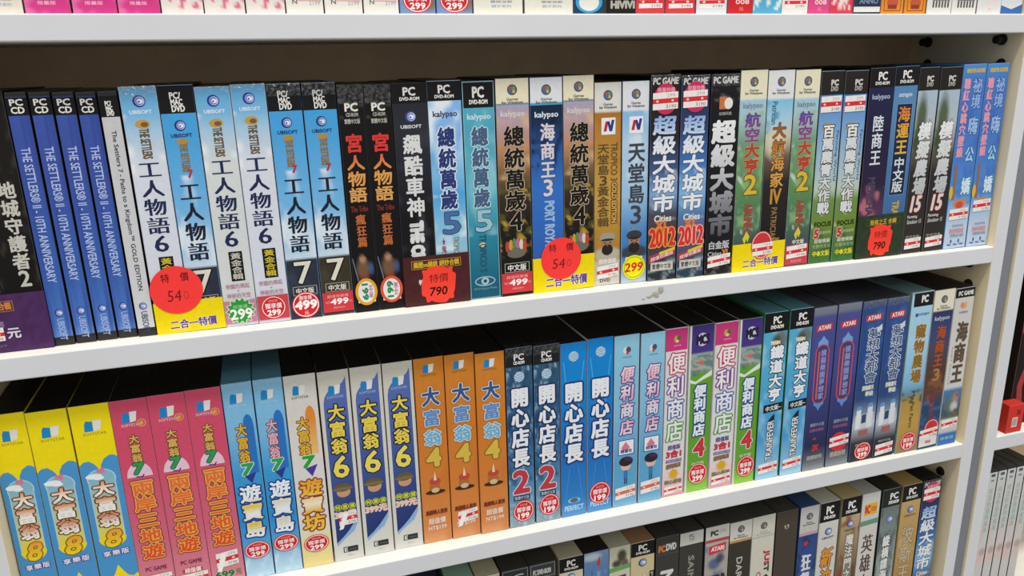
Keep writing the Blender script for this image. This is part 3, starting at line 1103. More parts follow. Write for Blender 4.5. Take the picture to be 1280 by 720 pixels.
# ------------------------------------------------------------------ placing
TAB = {
'A0': (-186.8, 52.4, 14.0, 188.5, -15.5), 'A1': (-153.4, 13.8, 15.4, 188.1, -15.4), 'A2': (-138.7, 13.7, 16.1, 187.9, -15.0), 'A3': (-124.0, 13.9, 16.8, 187.4, -14.6),
'A4': (-109.5, 13.4, 17.3, 187.0, -14.2), 'A5': (-95.2, 13.0, 15.4, 187.2, -13.9), 'A6': (-74.9, 25.2, 15.3, 189.8, -13.5), 'A7': (-49.4, 24.5, 15.3, 189.9, -12.9),
'A8': (-24.1, 24.9, 14.9, 188.4, -12.5), 'A9': (1.4, 25.2, 15.0, 189.5, -12.1), 'A10': (27.2, 25.2, 15.7, 189.2, -11.7), 'A11': (53.6, 25.6, 16.8, 189.2, -11.4),
'A12': (77.5, 20.4, 15.5, 187.0, -11.2), 'A13': (99.0, 21.3, 16.3, 186.7, -11.0), 'A14': (124.4, 28.5, 15.6, 187.4, -10.9), 'A15': (153.2, 28.2, 15.3, 188.2, -10.8),
'A16': (182.3, 27.8, 16.5, 187.5, -10.7), 'A17': (211.6, 29.5, 15.1, 189.1, -10.8), 'A18': (242.0, 29.6, 15.0, 189.3, -10.9), 'A19': (271.7, 28.8, 15.1, 189.8, -11.1),
'A20': (300.2, 26.0, 16.2, 183.6, -11.3), 'A21': (326.7, 26.3, 14.8, 184.0, -11.6), 'A22': (355.0, 29.4, 12.9, 188.5, -12.0), 'A23': (384.7, 28.6, 11.9, 187.6, -12.4),
'A24': (415.5, 30.1, 11.5, 187.9, -13.0), 'A25': (445.5, 29.0, 11.5, 191.0, -13.6), 'A26': (475.1, 29.1, 11.5, 190.0, -14.3), 'A27': (504.3, 28.0, 11.0, 190.2, -15.1),
'A28': (533.0, 26.3, 11.3, 188.5, -15.9), 'A29': (560.0, 27.1, 10.2, 188.3, -16.7), 'A30': (589.9, 29.2, 9.7, 190.2, -17.7), 'A31': (619.3, 28.6, 9.5, 190.7, -18.7),
'A32': (648.0, 25.3, 10.0, 189.6, -19.8), 'A33': (675.8, 27.0, 10.1, 189.3, -20.9), 'A34': (705.3, 30.0, 9.7, 191.5, -22.1), 'A35': (735.8, 29.0, 9.6, 191.7, -23.5),
'B0': (-201.6, 25.4, 16, 186.8, -3.0), 'B1': (-173.8, 28.7, 16, 185.1, -8.1), 'B2': (-144.0, 28.8, 16, 185.3, -7.7), 'B3': (-115.7, 27.3, 16, 185.4, -7.3),
'B4': (-87.7, 28.1, 16, 185.8, -7.1), 'B5': (-59.7, 27.4, 16, 186.3, -6.8), 'B6': (-33.3, 23.9, 16.8, 187.3, -6.7), 'B7': (-8.6, 23.6, 16.8, 187.4, -6.6),
'B8': (17.3, 26.5, 16.2, 187.4, -6.5), 'B9': (45.2, 26.3, 16.1, 187.2, -6.4), 'B10': (73.0, 27.0, 16.0, 187.4, -6.4), 'B11': (100.9, 26.7, 16.4, 187.2, -6.5),
'B12': (128.8, 27.0, 16.3, 187.5, -6.6), 'B13': (156.7, 27.4, 15.3, 187.7, -6.7), 'B14': (184.8, 27.6, 13.6, 185.9, -6.9), 'B15': (212.8, 25.9, 13.7, 187.0, -7.1),
'B16': (240.0, 25.7, 14.0, 186.0, -7.4), 'B17': (267.4, 26.3, 13.9, 184.5, -7.7), 'B18': (295.2, 26.4, 13.8, 185.8, -8.1), 'B19': (322.8, 26.8, 13.5, 185.2, -8.5),
'B20': (350.5, 26.4, 12.7, 184.6, -9.0), 'B21': (377.7, 24.7, 14.1, 185.5, -9.5), 'B22': (405.4, 27.2, 13.9, 185.6, -10.0), 'B23': (433.7, 27.0, 12.9, 185.5, -10.6),
'B24': (461.3, 26.6, 12.1, 186.0, -11.3), 'B25': (490.1, 28.6, 11.1, 189.4, -12.0), 'B26': (520.1, 28.0, 10.2, 190.1, -12.8), 'B27': (549.2, 28.8, 9.8, 188.6, -13.6),
'B28': (579.7, 30.0, 9.3, 189.4, -14.5), 'B29': (611.4, 30.7, 8.6, 188.8, -15.6), 'B30': (642.1, 29.1, 8.1, 189.2, -16.6), 'B31': (673.7, 29.4, 7.4, 192.1, -17.8),
'B32': (703.0, 28.5, 6.6, 191.9, -18.9), 'B33': (731.5, 26.9, 6.3, 191.0, -20.0)}
SHELFZ = {'A': ZA, 'B': ZC, 'C': ZD, 'T': ZT}


def seat(key):
    """where a box stands: location of the foot of its front and its lean"""
    x, W, y, H, l = TAB[key]
    z0 = SHELFZ[key[0]]
    l *= 0.001
    lift = abs(math.sin(l)) * W / 2 + 0.05
    return Vector(((x - l * H / 2) * MM, y * MM, (z0 + lift) * MM + ZOFF)), l, W, H


def kids(o):
    return [c for c in o.children]


def copy_thing(src, loc, lean, sx, sz, label, group=None, skip=('price_sticker',)):
    r = src.copy()
    COL.objects.link(r)
    r.location = loc
    r.rotation_euler = (0, lean, 0)
    r.scale = (sx, 1, sz)
    r['label'] = label
    if group:
        r['group'] = group
    for ch in kids(src):
        if ch.name.split('.')[0] in skip:
            continue
        c = ch.copy()
        COL.objects.link(c)
        c.parent = r
        for g_ in kids(ch):
            e = g_.copy()
            COL.objects.link(e)
            e.parent = c
    return r


def sticker_on(root, W, H, fn):
    s = Art(W, H, '#000000')
    s.k = 30
    fn(s)
    for k in s.parts:
        for m in s.parts[k].clusters():
            m.build(NAMES[k[0]], M_STICK, root)


PROTO = {}


def put(key, design, label, extra=None, group=None, cat='game box', name='game_box', **kw):
    loc, lean, W, H = seat(key)
    pk = (design, tuple(sorted(kw.items())))
    if pk in PROTO:
        src, w0, h0 = PROTO[pk]
        root = copy_thing(src, loc, lean, W / w0, H / h0, label, group)
        W, H = w0, h0
    else:
        root = empty(name, loc, label, cat, group, lean)
        design(W, H, **kw).build(root)
        PROTO[pk] = (root, W, H)
    if extra:
        sticker_on(root, W, H, extra)
    return root


def bundle(keys, designs, label, v0, sleeve_fn, name='game_bundle'):
    """two boxes shrink-wrapped together behind one card band"""
    (la, lean, Wa, Ha), (lb, _, Wb, Hb) = seat(keys[0]), seat(keys[1])
    y = min(la.y, lb.y)
    gap = (lb.x - la.x) / MM
    root = empty(name, Vector((la.x, y, la.z)), label, 'game bundle', None, lean)
    Wb2 = min(Wb, 2 * (gap - Wa / 2) - 0.3)
    designs[0](Wa, Ha).build(root, 0.0, True)
    designs[1](Wb2, Hb).build(root, gap, True)
    tot = Wa / 2 + gap + Wb2 / 2
    H = Ha
    s = Art(tot, H, '#000000')
    s.k = 0
    s.base = 0.80
    sleeve_fn(s)
    # the band itself: card folded round the foot of both boxes
    m = MB()
    z1 = (1 - v0) * H
    x0, x1 = -0.4, tot + 0.4
    c = lin(s.band_col)
    nx, nz = 16, 10
    rs = np.random.RandomState(5)
    vv, cc = [], []
    for i in range(nx + 1):
        for j in range(nz + 1):
            vv.append((x0 + (x1 - x0) * i / nx, -0.75, z1 * j / nz))
            k = 1 + (s.mottle * (rs.rand() - .5))
            cc.append([min(1, q * k) for q in c])
    ff = [(i * (nz + 1) + j, (i + 1) * (nz + 1) + j, (i + 1) * (nz + 1) + j + 1, i * (nz + 1) + j + 1) for i in range(nx) for j in range(nz)]
    m.add(vv, ff, cc)
    m.add([(x0, -.75, 0), (x0, -.75, z1), (x0, 130, z1), (x0, 130, 0), (x1, -.75, 0), (x1, -.75, z1), (x1, 130, z1), (x1, 130, 0)],
          [(0, 1, 2, 3), (4, 7, 6, 5)], c)
    b = m.build('card_band', M_WRAP, root)
    b.location.x = -Wa / 2 * MM
    for k in s.parts:
        for m in s.parts[k].clusters():
            o = m.build({'s': 'price_sticker', 'm': 'band_lettering'}[k[0]], M_STICK if k[0] == 's' else M_WRAP, root if k[0] == 's' else b)
            o.location.x = (-Wa / 2 + tot / 2) * MM if k[0] == 's' else tot / 2 * MM
    return root


def band_layer(s, col, mottle=0.05):
    s.band_col, s.mottle = col, mottle


def yellow_band(v0, sticker=True, cx=.38, cv=.82):
    def fn(s):
        band_layer(s, '#f2d806', .04)
        s.th('m', '二合一特價', .20, v0 + (1 - v0) * .58, .88, v0 + (1 - v0) * .86, '#5a3f96', bold=.03, ol='#f4ead0', olw=.05, rise=.02)
        if sticker:
            s.el('s', cx, cv, 19.3, 19.3, '#ff3f3c', 44)
            s.th('s', '特', cx - .20, cv - .072, cx - .08, cv - .035, '#4a1416', bold=.01)
            s.th('s', '價', cx + .08, cv - .072, cx + .20, cv - .035, '#4a1416', bold=.01)
            s.th('s', '54', cx - .14, cv + .0, cx + .06, cv + .048, '#7c1c20', bold=0, it=.1)
            s.th('s', '0', cx + .09, cv + .006, cx + .17, cv + .044, '#d43634', bold=0)
    return fn


def jag_sticker(s, cx, cv, w, h):
    """fluorescent price tag with a wavy outline, hand written"""
    pts = []
    n = 48
    rs = np.random.RandomState(9)
    for i in range(n):
        t = 2 * math.pi * i / n
        q = 1.0 + .075 * math.sin(8 * t + .6) + .05 * (rs.rand() - .5)
        c_, s_ = math.cos(t), math.sin(t)
        e = 0.42
        px = abs(c_) ** e * (1 if c_ > 0 else -1) * q
        pz = abs(s_) ** e * (1 if s_ > 0 else -1) * q
        if pz < 0:
            px *= 1 - .18 * abs(pz) ** 3
        pts.append((cx + px * w / s.W, cv - pz * h / s.H))
    s.pl('s', [(cx, cv)] + pts, '#fb4434', [(0, 1 + i, 1 + (i + 1) % n) for i in range(n)])
    s.th('s', '特價', cx - w * .56 / s.W, cv - h * .62 / s.H, cx + w * .60 / s.W, cv - h * .12 / s.H, '#5a1512', bold=.0, it=.08)
    s.th('s', '790', cx - w * .56 / s.W, cv + h * .14 / s.H, cx + w * .50 / s.W, cv + h * .62 / s.H, '#1c0f10', bold=.03, it=.12)


# ---- upper full shelf, left to right
def purple(s):
    band_layer(s, '#4b2a58', .35)
    s.frame('m', .02, .792, .60, .835, '#b0762c', .5)
    s.th('m', '地城雙雄 合輯', .05, .797, .57, .828, '#d8892c', bold=.03)
    s.th('m', '超值特惠', .10, .872, .44, .898, '#8f7a9c', bold=.02)
    torn(s, .90, .955, .08, .42, -.004)
    s.th('m', '元', .46, .905, .62, .945, '#d9d4de', bold=.04)
    s.th('m', '產品內容說明文字', .06, .968, .42, .978, '#8f7a9c', bold=0)


TAB['A0a'] = (-200.4, 25.4, 14.0, 188.5, -15.5)
TAB['A0b'] = (-173.9, 26.4, 14.0, 188.5, -15.5)
bundle(('A0a', 'A0b'), (lambda W, H: d_dungeon(W, H, True), d_dungeon), 'two black boxes in a purple card band at the left end of its shelf', .765, purple)
G4 = 'slim blue disc cases on the upper shelf'
put('A1', d_settlers2, 'slim royal blue disc case standing right beside the purple-banded black pair', None, G4, 'disc case', 'disc_case')
put('A2', d_settlers2, 'slim royal blue disc case, second in its row of four from the left', None, G4)
put('A3', d_settlers2, 'slim royal blue disc case, third in its row of four from the left', None, G4)
put('A4', d_settlers2, 'slim royal blue disc case touching the slim white disc case', None, G4)
put('A5', d_white_case, 'slim white disc case with black sideways lettering, right of the four blue ones', None, None, 'disc case', 'disc_case')
bundle(('A6', 'A7'), (d_worker6, d_worker7), 'sky-blue pair in a yellow band with red 540 disc, beside the slim white case', .865, yellow_band(.865, True, .36, .815))


def green_burst(d):
    d.r('s', .02, .885, .98, .985, '#c9809c')
    d.burst('s', .5, .932, 9.2, 12.0, 14, '#e4e6da')
    d.burst('s', .5, .932, 8.4, 11.2, 14, '#2f9a3c')
    d.th('s', '特惠價', .28, .905, .72, .922, '#a9d4a4', bold=0)
    d.th('s', '299', .18, .924, .84, .968, '#f0f2ea', bold=.05)


def red_square(d):
    d.r('s', .02, .878, .98, .985, '#c9454e')
    circ(d, .932, '299', 9.8)


put('A8', d_worker6, 'pale game box with a green starburst 299 sticker at its foot', green_burst, 'pale sky game boxes', tint='#d6dad8', gold=False)
put('A9', d_worker6, 'pale game box with a red 299 disc on a red square at its foot', red_square, 'pale sky game boxes')


def circle499(d):
    d.el('s', .5, .937, 11.2, 11.2, '#d4222c', 36)
    d.ring('s', .5, .937, 10.4, 10.4, .9, '#f0d8d4', 36)
    d.th('s', '獨享價', .30, .895, .70, .914, '#f2c9c4', bold=.03)
    d.th('s', '499', .16, .918, .84, .955, '#fbf2f0', bold=.08, it=.06)
    d.th('s', '元', .43, .966, .57, .984, '#f2c9c4', bold=.02)


put('A10', d_worker7, 'sky-blue game box with dark foot and a round red 499 badge', circle499, 'sky-blue game boxes')
put('A11', d_worker7, 'sky-blue game box with a square red 499 panel at its foot', lambda d: red_foot(d, .895), 'sky-blue game boxes', warm=True)


def oval(ring, down, inner='#e8e4dc'):
    def fn(d):
        d.r('s', .14, .93, .86, .955, '#ded8c8')
        d.el('s', .5, .905, 9.2, 11.8, ring, 36)
        d.el('s', .5, .905, 6.9, 9.4, inner, 36)
        (d.tr if down else d.tu)('s', '199', .34, .868, .56, .942, '#1f8a5a', bold=.10)
        (d.tr if down else d.tu)('s', '特價', .60, .875, .76, .935, '#c06aa0', bold=.02)
    return fn


put('A12', d_palace, 'black game box with red-orange title and a yellow-rimmed oval 199 sticker', oval('#e0a22c', True), 'black game boxes with oval stickers')
put('A13', d_palace, 'black game box with red-orange title and a red-rimmed oval 199 sticker', oval('#d8553a', False), 'black game boxes with oval stickers')


def maroon(s):
    band_layer(s, '#4a2023', .3)
    s.frame('m', .12, .785, .88, .825, '#c9a03c', .4)
    s.th('m', '飆酷vs總統 絕妙合輯', .15, .791, .85, .819, '#d8b02c', bold=.03)
    s.th('m', '特', .22, .875, .30, .900, '#d9d4d0', bold=.06)
    jag_sticker(s, .52, .905, 14.5, 15.5)


bundle(('A14', 'A15'), (d_crew, d_trop5), 'black and pale blue boxes in a maroon card band with a wavy red 790 tag', .765, maroon)
put('A16', lambda W, H: d_trop5(W, H, True), 'teal sea-coloured game box with an eye emblem at its foot')
r17 = put('A17', d_trop4, 'sunset-coloured game box with cream top and red 499 foot', lambda d: red_foot(d, .888))
bundle(('A18', 'A19'), (d_port3, d_trop4), 'blue and sunset boxes in a yellow band with red 540 disc, mid shelf', .83, yellow_band(.83, True, .45, .84))


def torn_foot(v0, v1, sk=-.008, extra=None, **kw):
    def fn(d):
        torn(d, v0, v1, sk=sk, **kw)
        if extra:
            extra(d)
    return fn


put('A20', d_haven, 'golden brown game box with a bearded man and a tilted white-red label',
    torn_foot(.90, .965, -.012, lambda d: d.th('m', 'DVD', .22, .966, .62, .982, '#4a4640', bold=.03)))


def yellow299(d):
    d.el('s', .5, .918, 11.6, 11.6, '#e9f01c', 40)
    d.ring('s', .5, .918, 10.2, 10.2, .5, '#5a6a1c', 40)
    d.el('s', .5, .918, 9.6, 9.6, '#f6ee10', 40)
    d.th('s', '299', .16, .895, .84, .94, '#d8382c', bold=.05, it=.12)


put('A21', lambda W, H: d_haven(W, H, True), 'pale blue game box with a bearded man and a round yellow 299 sticker', yellow299)


def pink_top(v0=.05, sk=0.0):
    def fn(d):
        d.el('s', .5, v0 + .065, 12.0, 13.6, '#c9315c', 36)
        d.th('s', '限量特價', .22, v0 + .012, .80, v0 + .035, '#e9a4b8', bold=.02)
        torn(d, v0 + .036, v0 + .115, .06, .92, sk)
    return fn


put('A22', d_city, 'dark brown and blue city game box with red 2012, next to the yellow 299 box', pink_top(.045, -.004), 'city game boxes marked 2012')
put('A23', lambda W, H: d_city(W, H, False), 'brighter blue city game box with red 2012, next to the black city box', pink_top(.035, -.003), 'city game boxes marked 2012')
put('A24', d_plat, 'black city game box whose white title fades to grey, tilted white label at foot', torn_foot(.905, .962, -.014))


def band_half(s):
    yellow_band(.855, False)(s)
    s.el('s', .545, .87, 12.0, 14, '#d0393c', 36)
    s.ring('s', .545, .87, 11.2, 13.2, .9, '#ecc4be', 36)
    torn(s, .862, .925, .37, .76, -.005)


bundle(('A25', 'A26'), (d_air, d_voyage), 'two cream-topped boxes in a yellow band with a half-covered red disc', .855, band_half)


def red_label(d):
    d.r('s', .02, .885, .98, .99, '#cc3f4a')
    torn(d, .892, .958, .08, .92, -.008)
    d.th('s', '限量特惠', .28, .965, .72, .980, '#e8a09c', bold=0)


put('A27', d_air, 'green cream-topped game box with a red foot under a white label', red_label)


def sky_torn(d):
    torn(d, .125, .205, .04, .92, -.002)


put('A28', d_farm, 'grass and sky game box with black top, beside the red-footed green box', sky_torn, 'grassy game boxes with black tops')
put('A29', d_farm, 'grass and sky game box with black top, beside the dark green band', sky_torn, 'grassy game boxes with black tops')


def green_band(s):
    band_layer(s, '#2c3a26', .35)
    s.frame('m', .20, .785, .90, .825, '#5a5a34', .4)
    s.th('m', '陸商之王 合輯', .26, .791, .82, .819, '#c9a82c', bold=.03)
    jag_sticker(s, .50, .905, 14.0, 15.5)


bundle(('A30', 'A31'), (d_land, d_sea), 'navy box and blue box in a dark green band with a wavy red 790 tag', .765, green_band)
put('A32', d_sim15, 'dark game box with tree photo and silver title, touching the dark green band', torn_foot(.915, .975, -.004), 'dark tree-photo game boxes')
put('A33', d_sim15, 'dark game box with tree photo and silver title, touching the bright blue boxes', torn_foot(.918, .975, -.006), 'dark tree-photo game boxes')
put('A34', d_cute, 'bright blue game box with pink characters, second from the upper shelf right end', torn_foot(.775, .835, -.004), 'bright blue pink-lettered game boxes')
put('A35', d_cute, 'bright blue game box with pink characters, last at the upper shelf right end', torn_foot(.735, .80, -.004), 'bright blue pink-lettered game boxes')


# ------------------------------------------------------------------ middle shelf: designs
def d_rich8(W, H):
    d = Art(W, H, [(0, '#f2dc0c'), (.8, '#f2dc0c'), (1, '#f2dc0c')], side='#c9b41c', top='#0b0b0b')
    B = '#4a94cc'
    d.pl('i', [(0, .70), (0, .28), (.12, .262), (.26, .26), (.38, .275), (.46, .295), (.51, .325), (.55, .285), (.64, .258), (.80, .242), (.92, .245), (1, .255), (1, .72)], B)
    d.pl('i', [(0, .86), (0, .69), (1, .69), (1, .84), (.86, .855), (.72, .845), (.60, .815), (.50, .785), (.40, .825), (.26, .86), (.12, .872)], B)
    d.el('i', .5, .35, 9.5, 9.0, '#a9d0e4')
    d.el('i', .5, .35, 8.6, 8.2, '#86b8cc')
    d.r('i', .15, .35, .85, .645, '#a9d0e4')
    d.r('i', .18, .35, .82, .645, [(.35, '#86b8cc'), (.46, '#9fbf9a'), (.56, '#d0cc3c'), (.68, '#ecd81c')])
    d.el('i', .5, .644, 9.2, 8.6, '#ecd81c', a0=math.pi, a1=2 * math.pi)
    soft(d, .098, .53, 1.0, '#a99a2a')
    d.th('i', '中國', .42, .30, .60, .325, '#d87a9a', bold=.06)
    d.el('i', .32, .335, 5.4, 2.4, '#eef2f0')
    d.el('i', .44, .345, 3.4, 1.6, '#eef2f0')
    d.tv('t', '大富翁', .24, .36, .76, .59, [(.36, '#e8802c'), (.40, '#f4e8d8'), (.425, '#f0f2f0'), (.44, '#d8742c'), (.475, '#f0ece0'), (.51, '#eef0ee'), (.52, '#c9682c'), (.58, '#f2f0e6')], bold=.04, ol='#6d3f1c', olw=.075)
    d.th('t', '8', .34, .605, .72, .69, [(.60, '#e89a3c'), (.69, '#f0d41c')], bold=.04, ol='#8a5a1c', olw=.05, it=.2)
    d.tv('m', '享', .18, .708, .38, .738, '#e4e2f0', bold=.03, ol='#3a3f8a', olw=.10)
    d.tv('m', '樂', .42, .706, .62, .736, '#e4e2f0', bold=.03, ol='#3a3f8a', olw=.10)
    d.tv('m', '版', .66, .704, .86, .734, '#e4e2f0', bold=.03, ol='#3a3f8a', olw=.10)
    d.th('m', '超值享樂價', .22, .872, .80, .895, '#e08aa4', bold=.06)
    return d


def d_strait(W, H):
    d = Art(W, H, [(0, '#cf4c68'), (.3, '#d24e6c'), (.7, '#d2667e'), (1, '#d88c98')], side='#b84064', top='#0b0b0b')
    soft(d, .082, .48, 1.0, '#dfc0c8')
    d.ring('i', .78, .115, 3.4, 3.4, .8, '#d8a04c')
    d.el('i', .78, .115, 1.4, 1.8, '#d8a04c')
    d.el('i', .5, .37, 9.6, 13.0, '#e8c4d4', a0=0, a1=math.pi)
    d.tv('t', '大富翁', .36, .165, .64, .30, '#dcb45c', bold=.03, ol='#5a3a1c', olw=.09, fill=.86)
    d.th('t', '7', .36, .305, .62, .355, '#2f9a4c', bold=.10, ol='#2a2a5a', olw=.05, it=.1)
    d.th('t', '~/', .40, .36, .62, .375, '#2c3a8c', bold=.10)
    d.tv('t', '兩岸三地遊', .22, .385, .80, .79, [(.38, '#e4743c'), (.60, '#e4662c'), (.79, '#e04a24')], bold=.03, ol='#e8ae58', olw=.07, ol2=('#7a2a2c', .12), fill=.86)
    d.th('m', 'PC GAME', .20, .83, .80, .85, '#7a2444', bold=.03)
    return d


def d_island(W, H, pink=False):
    d = Art(W, H, [(0, '#86bfe0'), (.25, '#7ab8de'), (.45, '#3a9ad4'), (.7, '#2a8ed0'), (.84, '#5aa8dc'), (.92, '#a9cfe6'), (1, '#b9d8ea')], side='#8fb4c4', top='#4f7f92')
    d.n(.85, 1, '#d6e8f2', 3, 20, .5, .3, 101, .8, .4)
    soft(d, .075, .45, .95, '#a9cfe4')
    d.el('i', .73, .215, 4.2, 11, '#2a72c0', a0=0, a1=math.pi)
    d.r('i', .56, .215, .91, .45, '#2a72c0')
    c = '#e8b0bc' if pink else '#e4b438'
    d.tv('t', '大富翁', .30, .195, .66, .395, c, bold=.03, ol='#6a3a2a', olw=.085, fill=.86)
    d.th('t', '7', .34, .40, .70, .455, '#2fa05a', bold=.10, ol='#e8eee8', olw=.05, it=.1)
    d.pl('t', [(.40, .46), (.80, .445), (.62, .50)], '#2c3a8c')
    g = [(.50, '#e9eff4'), (.57, '#eef2f6'), (.62, '#e0d9c4' if pink else '#e8c83a'), (.66, '#eef2f6'), (.71, '#e0d9c4' if pink else '#e4c83a'), (.77, '#eef2f6')]
    d.tv('t', '遊寶島', .16, .505, .86, .785, g, bold=.04, ol='#1c3f8a', olw=.085, fill=.88)
    d.film = 6.0
    return d


def d_workshop(W, H):
    d = Art(W, H, [(0, '#d4d0c8'), (.5, '#dcd8d4'), (.78, '#dedad6'), (.86, '#e8dca0'), (1, '#e8d48a')], side='#c9803c', top='#0c0b0a')
    soft(d, .075, .45, .95, '#5a5852')
    d.el('i', .72, .215, 4.2, 11, '#e08a34', a0=0, a1=math.pi)
    d.r('i', .56, .215, .88, .40, [(.215, '#e08a34'), (.40, '#e8c07a')])
    d.tv('t', '大富翁', .28, .205, .64, .405, '#e0b43c', bold=.03, ol='#7a4a1c', olw=.085, fill=.86)
    d.th('t', '7', .34, .41, .70, .465, '#2fa03c', bold=.10, ol='#e8eee8', olw=.05, it=.1)
    d.pl('t', [(.40, .47), (.80, .455), (.60, .515)], '#4a3a9c')
    d.tv('t', '遊寶坊', .16, .525, .86, .805, [(.52, '#e89a34'), (.60, '#f0b83c'), (.66, '#f4ead0'), (.70, '#e8b43c'), (.78, '#f0c040')], bold=.04, ol='#8a3f24', olw=.08, fill=.88)
    return d


def d_rich6(W, H):
    d = Art(W, H, [(0, '#cfcbbc'), (.5, '#d4d2c8'), (1, '#d6d6ce')], side='#c9c4b4', top='#0b0b0b')
    d.pl('i', [(.12, .90), (.12, .16), (.16, .13), (.26, .105), (.42, .088), (.62, .078), (.78, .062), (.89, .035), (.89, .775), (.76, .80), (.58, .835), (.36, .868), (.22, .885)],
         [(.03, '#5a70b4'), (.35, '#4a64a8'), (.6, '#2c4080'), (.9, '#22366e')])
    d.pl('i', [(.12, .905), (.22, .885), (.36, .868), (.58, .835), (.76, .80), (.89, .775), (.89, .80), (.74, .845), (.50, .87), (.28, .895), (.15, .915)], '#8fb0d8')
    soft(d, .095, .50, .95, '#9fb0d8')
    d.tv('t', '大富翁', .24, .165, .76, .425, '#e8d052', bold=.035, ol='#12162c', olw=.085, fill=.88)
    d.th('t', '6', .26, .435, .74, .545, '#ecd85a', bold=.035, ol='#1a2040', olw=.05)
    d.el('i', .50, .625, 6.0, 5.2, '#c99a72')
    d.el('i', .48, .600, 7.6, 4.2, '#6a5a3a')
    d.el('i', .48, .607, 9.0, 1.7, '#7d6c46')
    for i, ch in enumerate('特惠價'):
        u = .26 + .24 * i
        d.el('m', u, .705, 3.3, 3.3, '#c9d43c')
        d.el('m', u, .705, 2.8, 2.8, '#4a5a1c')
        d.th('m', ch, u - .08, .694, u + .08, .716, '#dfe04a', bold=.02)
    d.th('m', '399元', .14, .728, .86, .763, '#f0c4a8', bold=.06, ol='#e8e0d8', olw=.04)
    d.r('m', .32, .925, .82, .955, '#2a2a2e')
    d.th('m', 'E', .36, .930, .46, .950, '#d8d8d4', bold=.06)
    d.th('m', '普遍級', .52, .934, .78, .947, '#6a6a6a', bold=0)
    d.th('m', '6歲以上', .45, .968, .68, .976, '#a9a69c', bold=0)
    return d


def d_rich4(W, H):
    d = Art(W, H, [(0, '#d0822c'), (.4, '#d07a28'), (.7, '#d47f38'), (.9, '#d8884a'), (1, '#d69a6a')], side='#b0641c', top='#0b0b0b')
    d.n(0, 1, '#c4702a', 2, 6, .5, .3, 111, .5)
    soft(d, .055, .48, .9, '#8a5a24')
    d.tv('t', '大', .22, .145, .80, .255, '#34568f', bold=.045, ol='#dcd6c8', olw=.055, ol2=('#8a5a2c', .085), fill=.84)
    d.tv('t', '富', .22, .262, .80, .36, '#5a8ac4', bold=.03, ol='#dcd6c8', olw=.055, ol2=('#8a5a2c', .085), fill=.84)
    d.tv('t', '翁', .22, .368, .80, .465, '#6ab0d8', bold=.03, ol='#dcd6c8', olw=.055, ol2=('#8a5a2c', .085), fill=.84)
    d.th('t', '4', .28, .478, .72, .57, '#d8b84a', bold=.08, ol='#7d6428', olw=.05)
    d.el('i', .5, .715, 9.4, 2.4, '#3a2c22')
    d.el('i', .48, .685, 5.0, 5.0, '#b06a3c')
    d.el('i', .5, .705, 3.8, 2.6, '#d8b88a')
    d.el('i', .50, .655, 5.4, 3.4, '#c04a34')
    d.pl('i', [(.45, .65), (.56, .65), (.50, .60)], '#e4d8c4')
    d.th('m', '風靡華人世界', .12, .815, .88, .84, '#7d3420', bold=.06)
    d.th('m', '超值價', .20, .86, .80, .893, '#ecd8c8', bold=.03)
    d.th('m', 'NT$199', .18, .905, .82, .93, '#ecd8c8', bold=.03)
    return d


def globe(d, v, r=5.0):
    d.el('e', .5, v, r, r, '#cfe0ea')
    for k in (-2, -1, 0, 1, 2):
        z = v + k * r * .34 / d.H
        wq = math.sqrt(max(.1, 1 - (k * .34) ** 2)) * r
        d.pl('e', [(.5 - wq / d.W, z + .002), (.5 + wq / d.W, z - .004), (.5 + wq / d.W, z - .0005), (.5 - wq / d.W, z + .0055)], '#3f7fb0')


def d_boss2(W, H):
    d = Art(W, H, [(0, '#31506c'), (.2, '#2f5878'), (.5, '#2a5a88'), (.72, '#4a84ac'), (.85, '#6a98b4'), (1, '#8f9aa0')], side='#101316', top='#121110')
    d.n(.1, 1, '#9fc4d8', 3.5, 26, .55, .2, 121, .8, .4)
    d.n(.1, .8, '#1a3a5c', 3.5, 22, .55, .2, 122, .8, -.3)
    band(d, .10, (('PC', .32, .68, .34, .66), ('CD-ROM', .30, .70, .72, .88)), '#1b1d22')
    globe(d, .155)
    d.tv('t', '開心店長', .18, .21, .82, .655, '#e9eaee', bold=.05, ol='#1c2c5a', olw=.09)
    d.th('t', '2', .20, .675, .78, .80, '#c03a44', bold=.06, ol='#dfe4e8', olw=.03)
    d.r('m', .18, .815, .82, .845, '#1c2c4c')
    d.th('m', '繁體中文版', .22, .820, .78, .84, '#a9bccc', bold=.02)
    d.film = 9.0
    return d


def d_boss(W, H):
    d = Art(W, H, [(0, '#0f86d4'), (.3, '#0f84d0'), (.6, '#1f6ab8'), (.9, '#2f80c8'), (1, '#5a9ad4')], side='#d0d4d8', top='#14110f')
    for a, b in (((.10, .10), (.30, .92)), ((.90, .10), (.70, .92))):
        d.pl('i', [(a[0] - .01, a[1]), (a[0] + .015, a[1]), (.5 + (a[0] - .5) * .35 + .02, .42), (.5 + (a[0] - .5) * .35 - .02, .42)], '#5ab0e4')
        d.pl('i', [(.5 + (a[0] - .5) * .4 - .01, .70), (.5 + (a[0] - .5) * .4 + .01, .70), (a[0] + .01, .96), (a[0] - .015, .96)], '#4a94d4')
    globe(d, .075)
    d.tv('t', '開心店長', .16, .215, .84, .68, '#e9ecef', bold=.05, ol='#1d3a74', olw=.10)
    d.el('e', .5, .905, 6.8, 3.0, '#8fc0e4')
    d.el('e', .5, .905, 4.2, 2.6, '#5a6a74')
    d.th('m', 'PERFECT', .12, .935, .88, .965, '#a9d4f0', bold=.06)
    return d


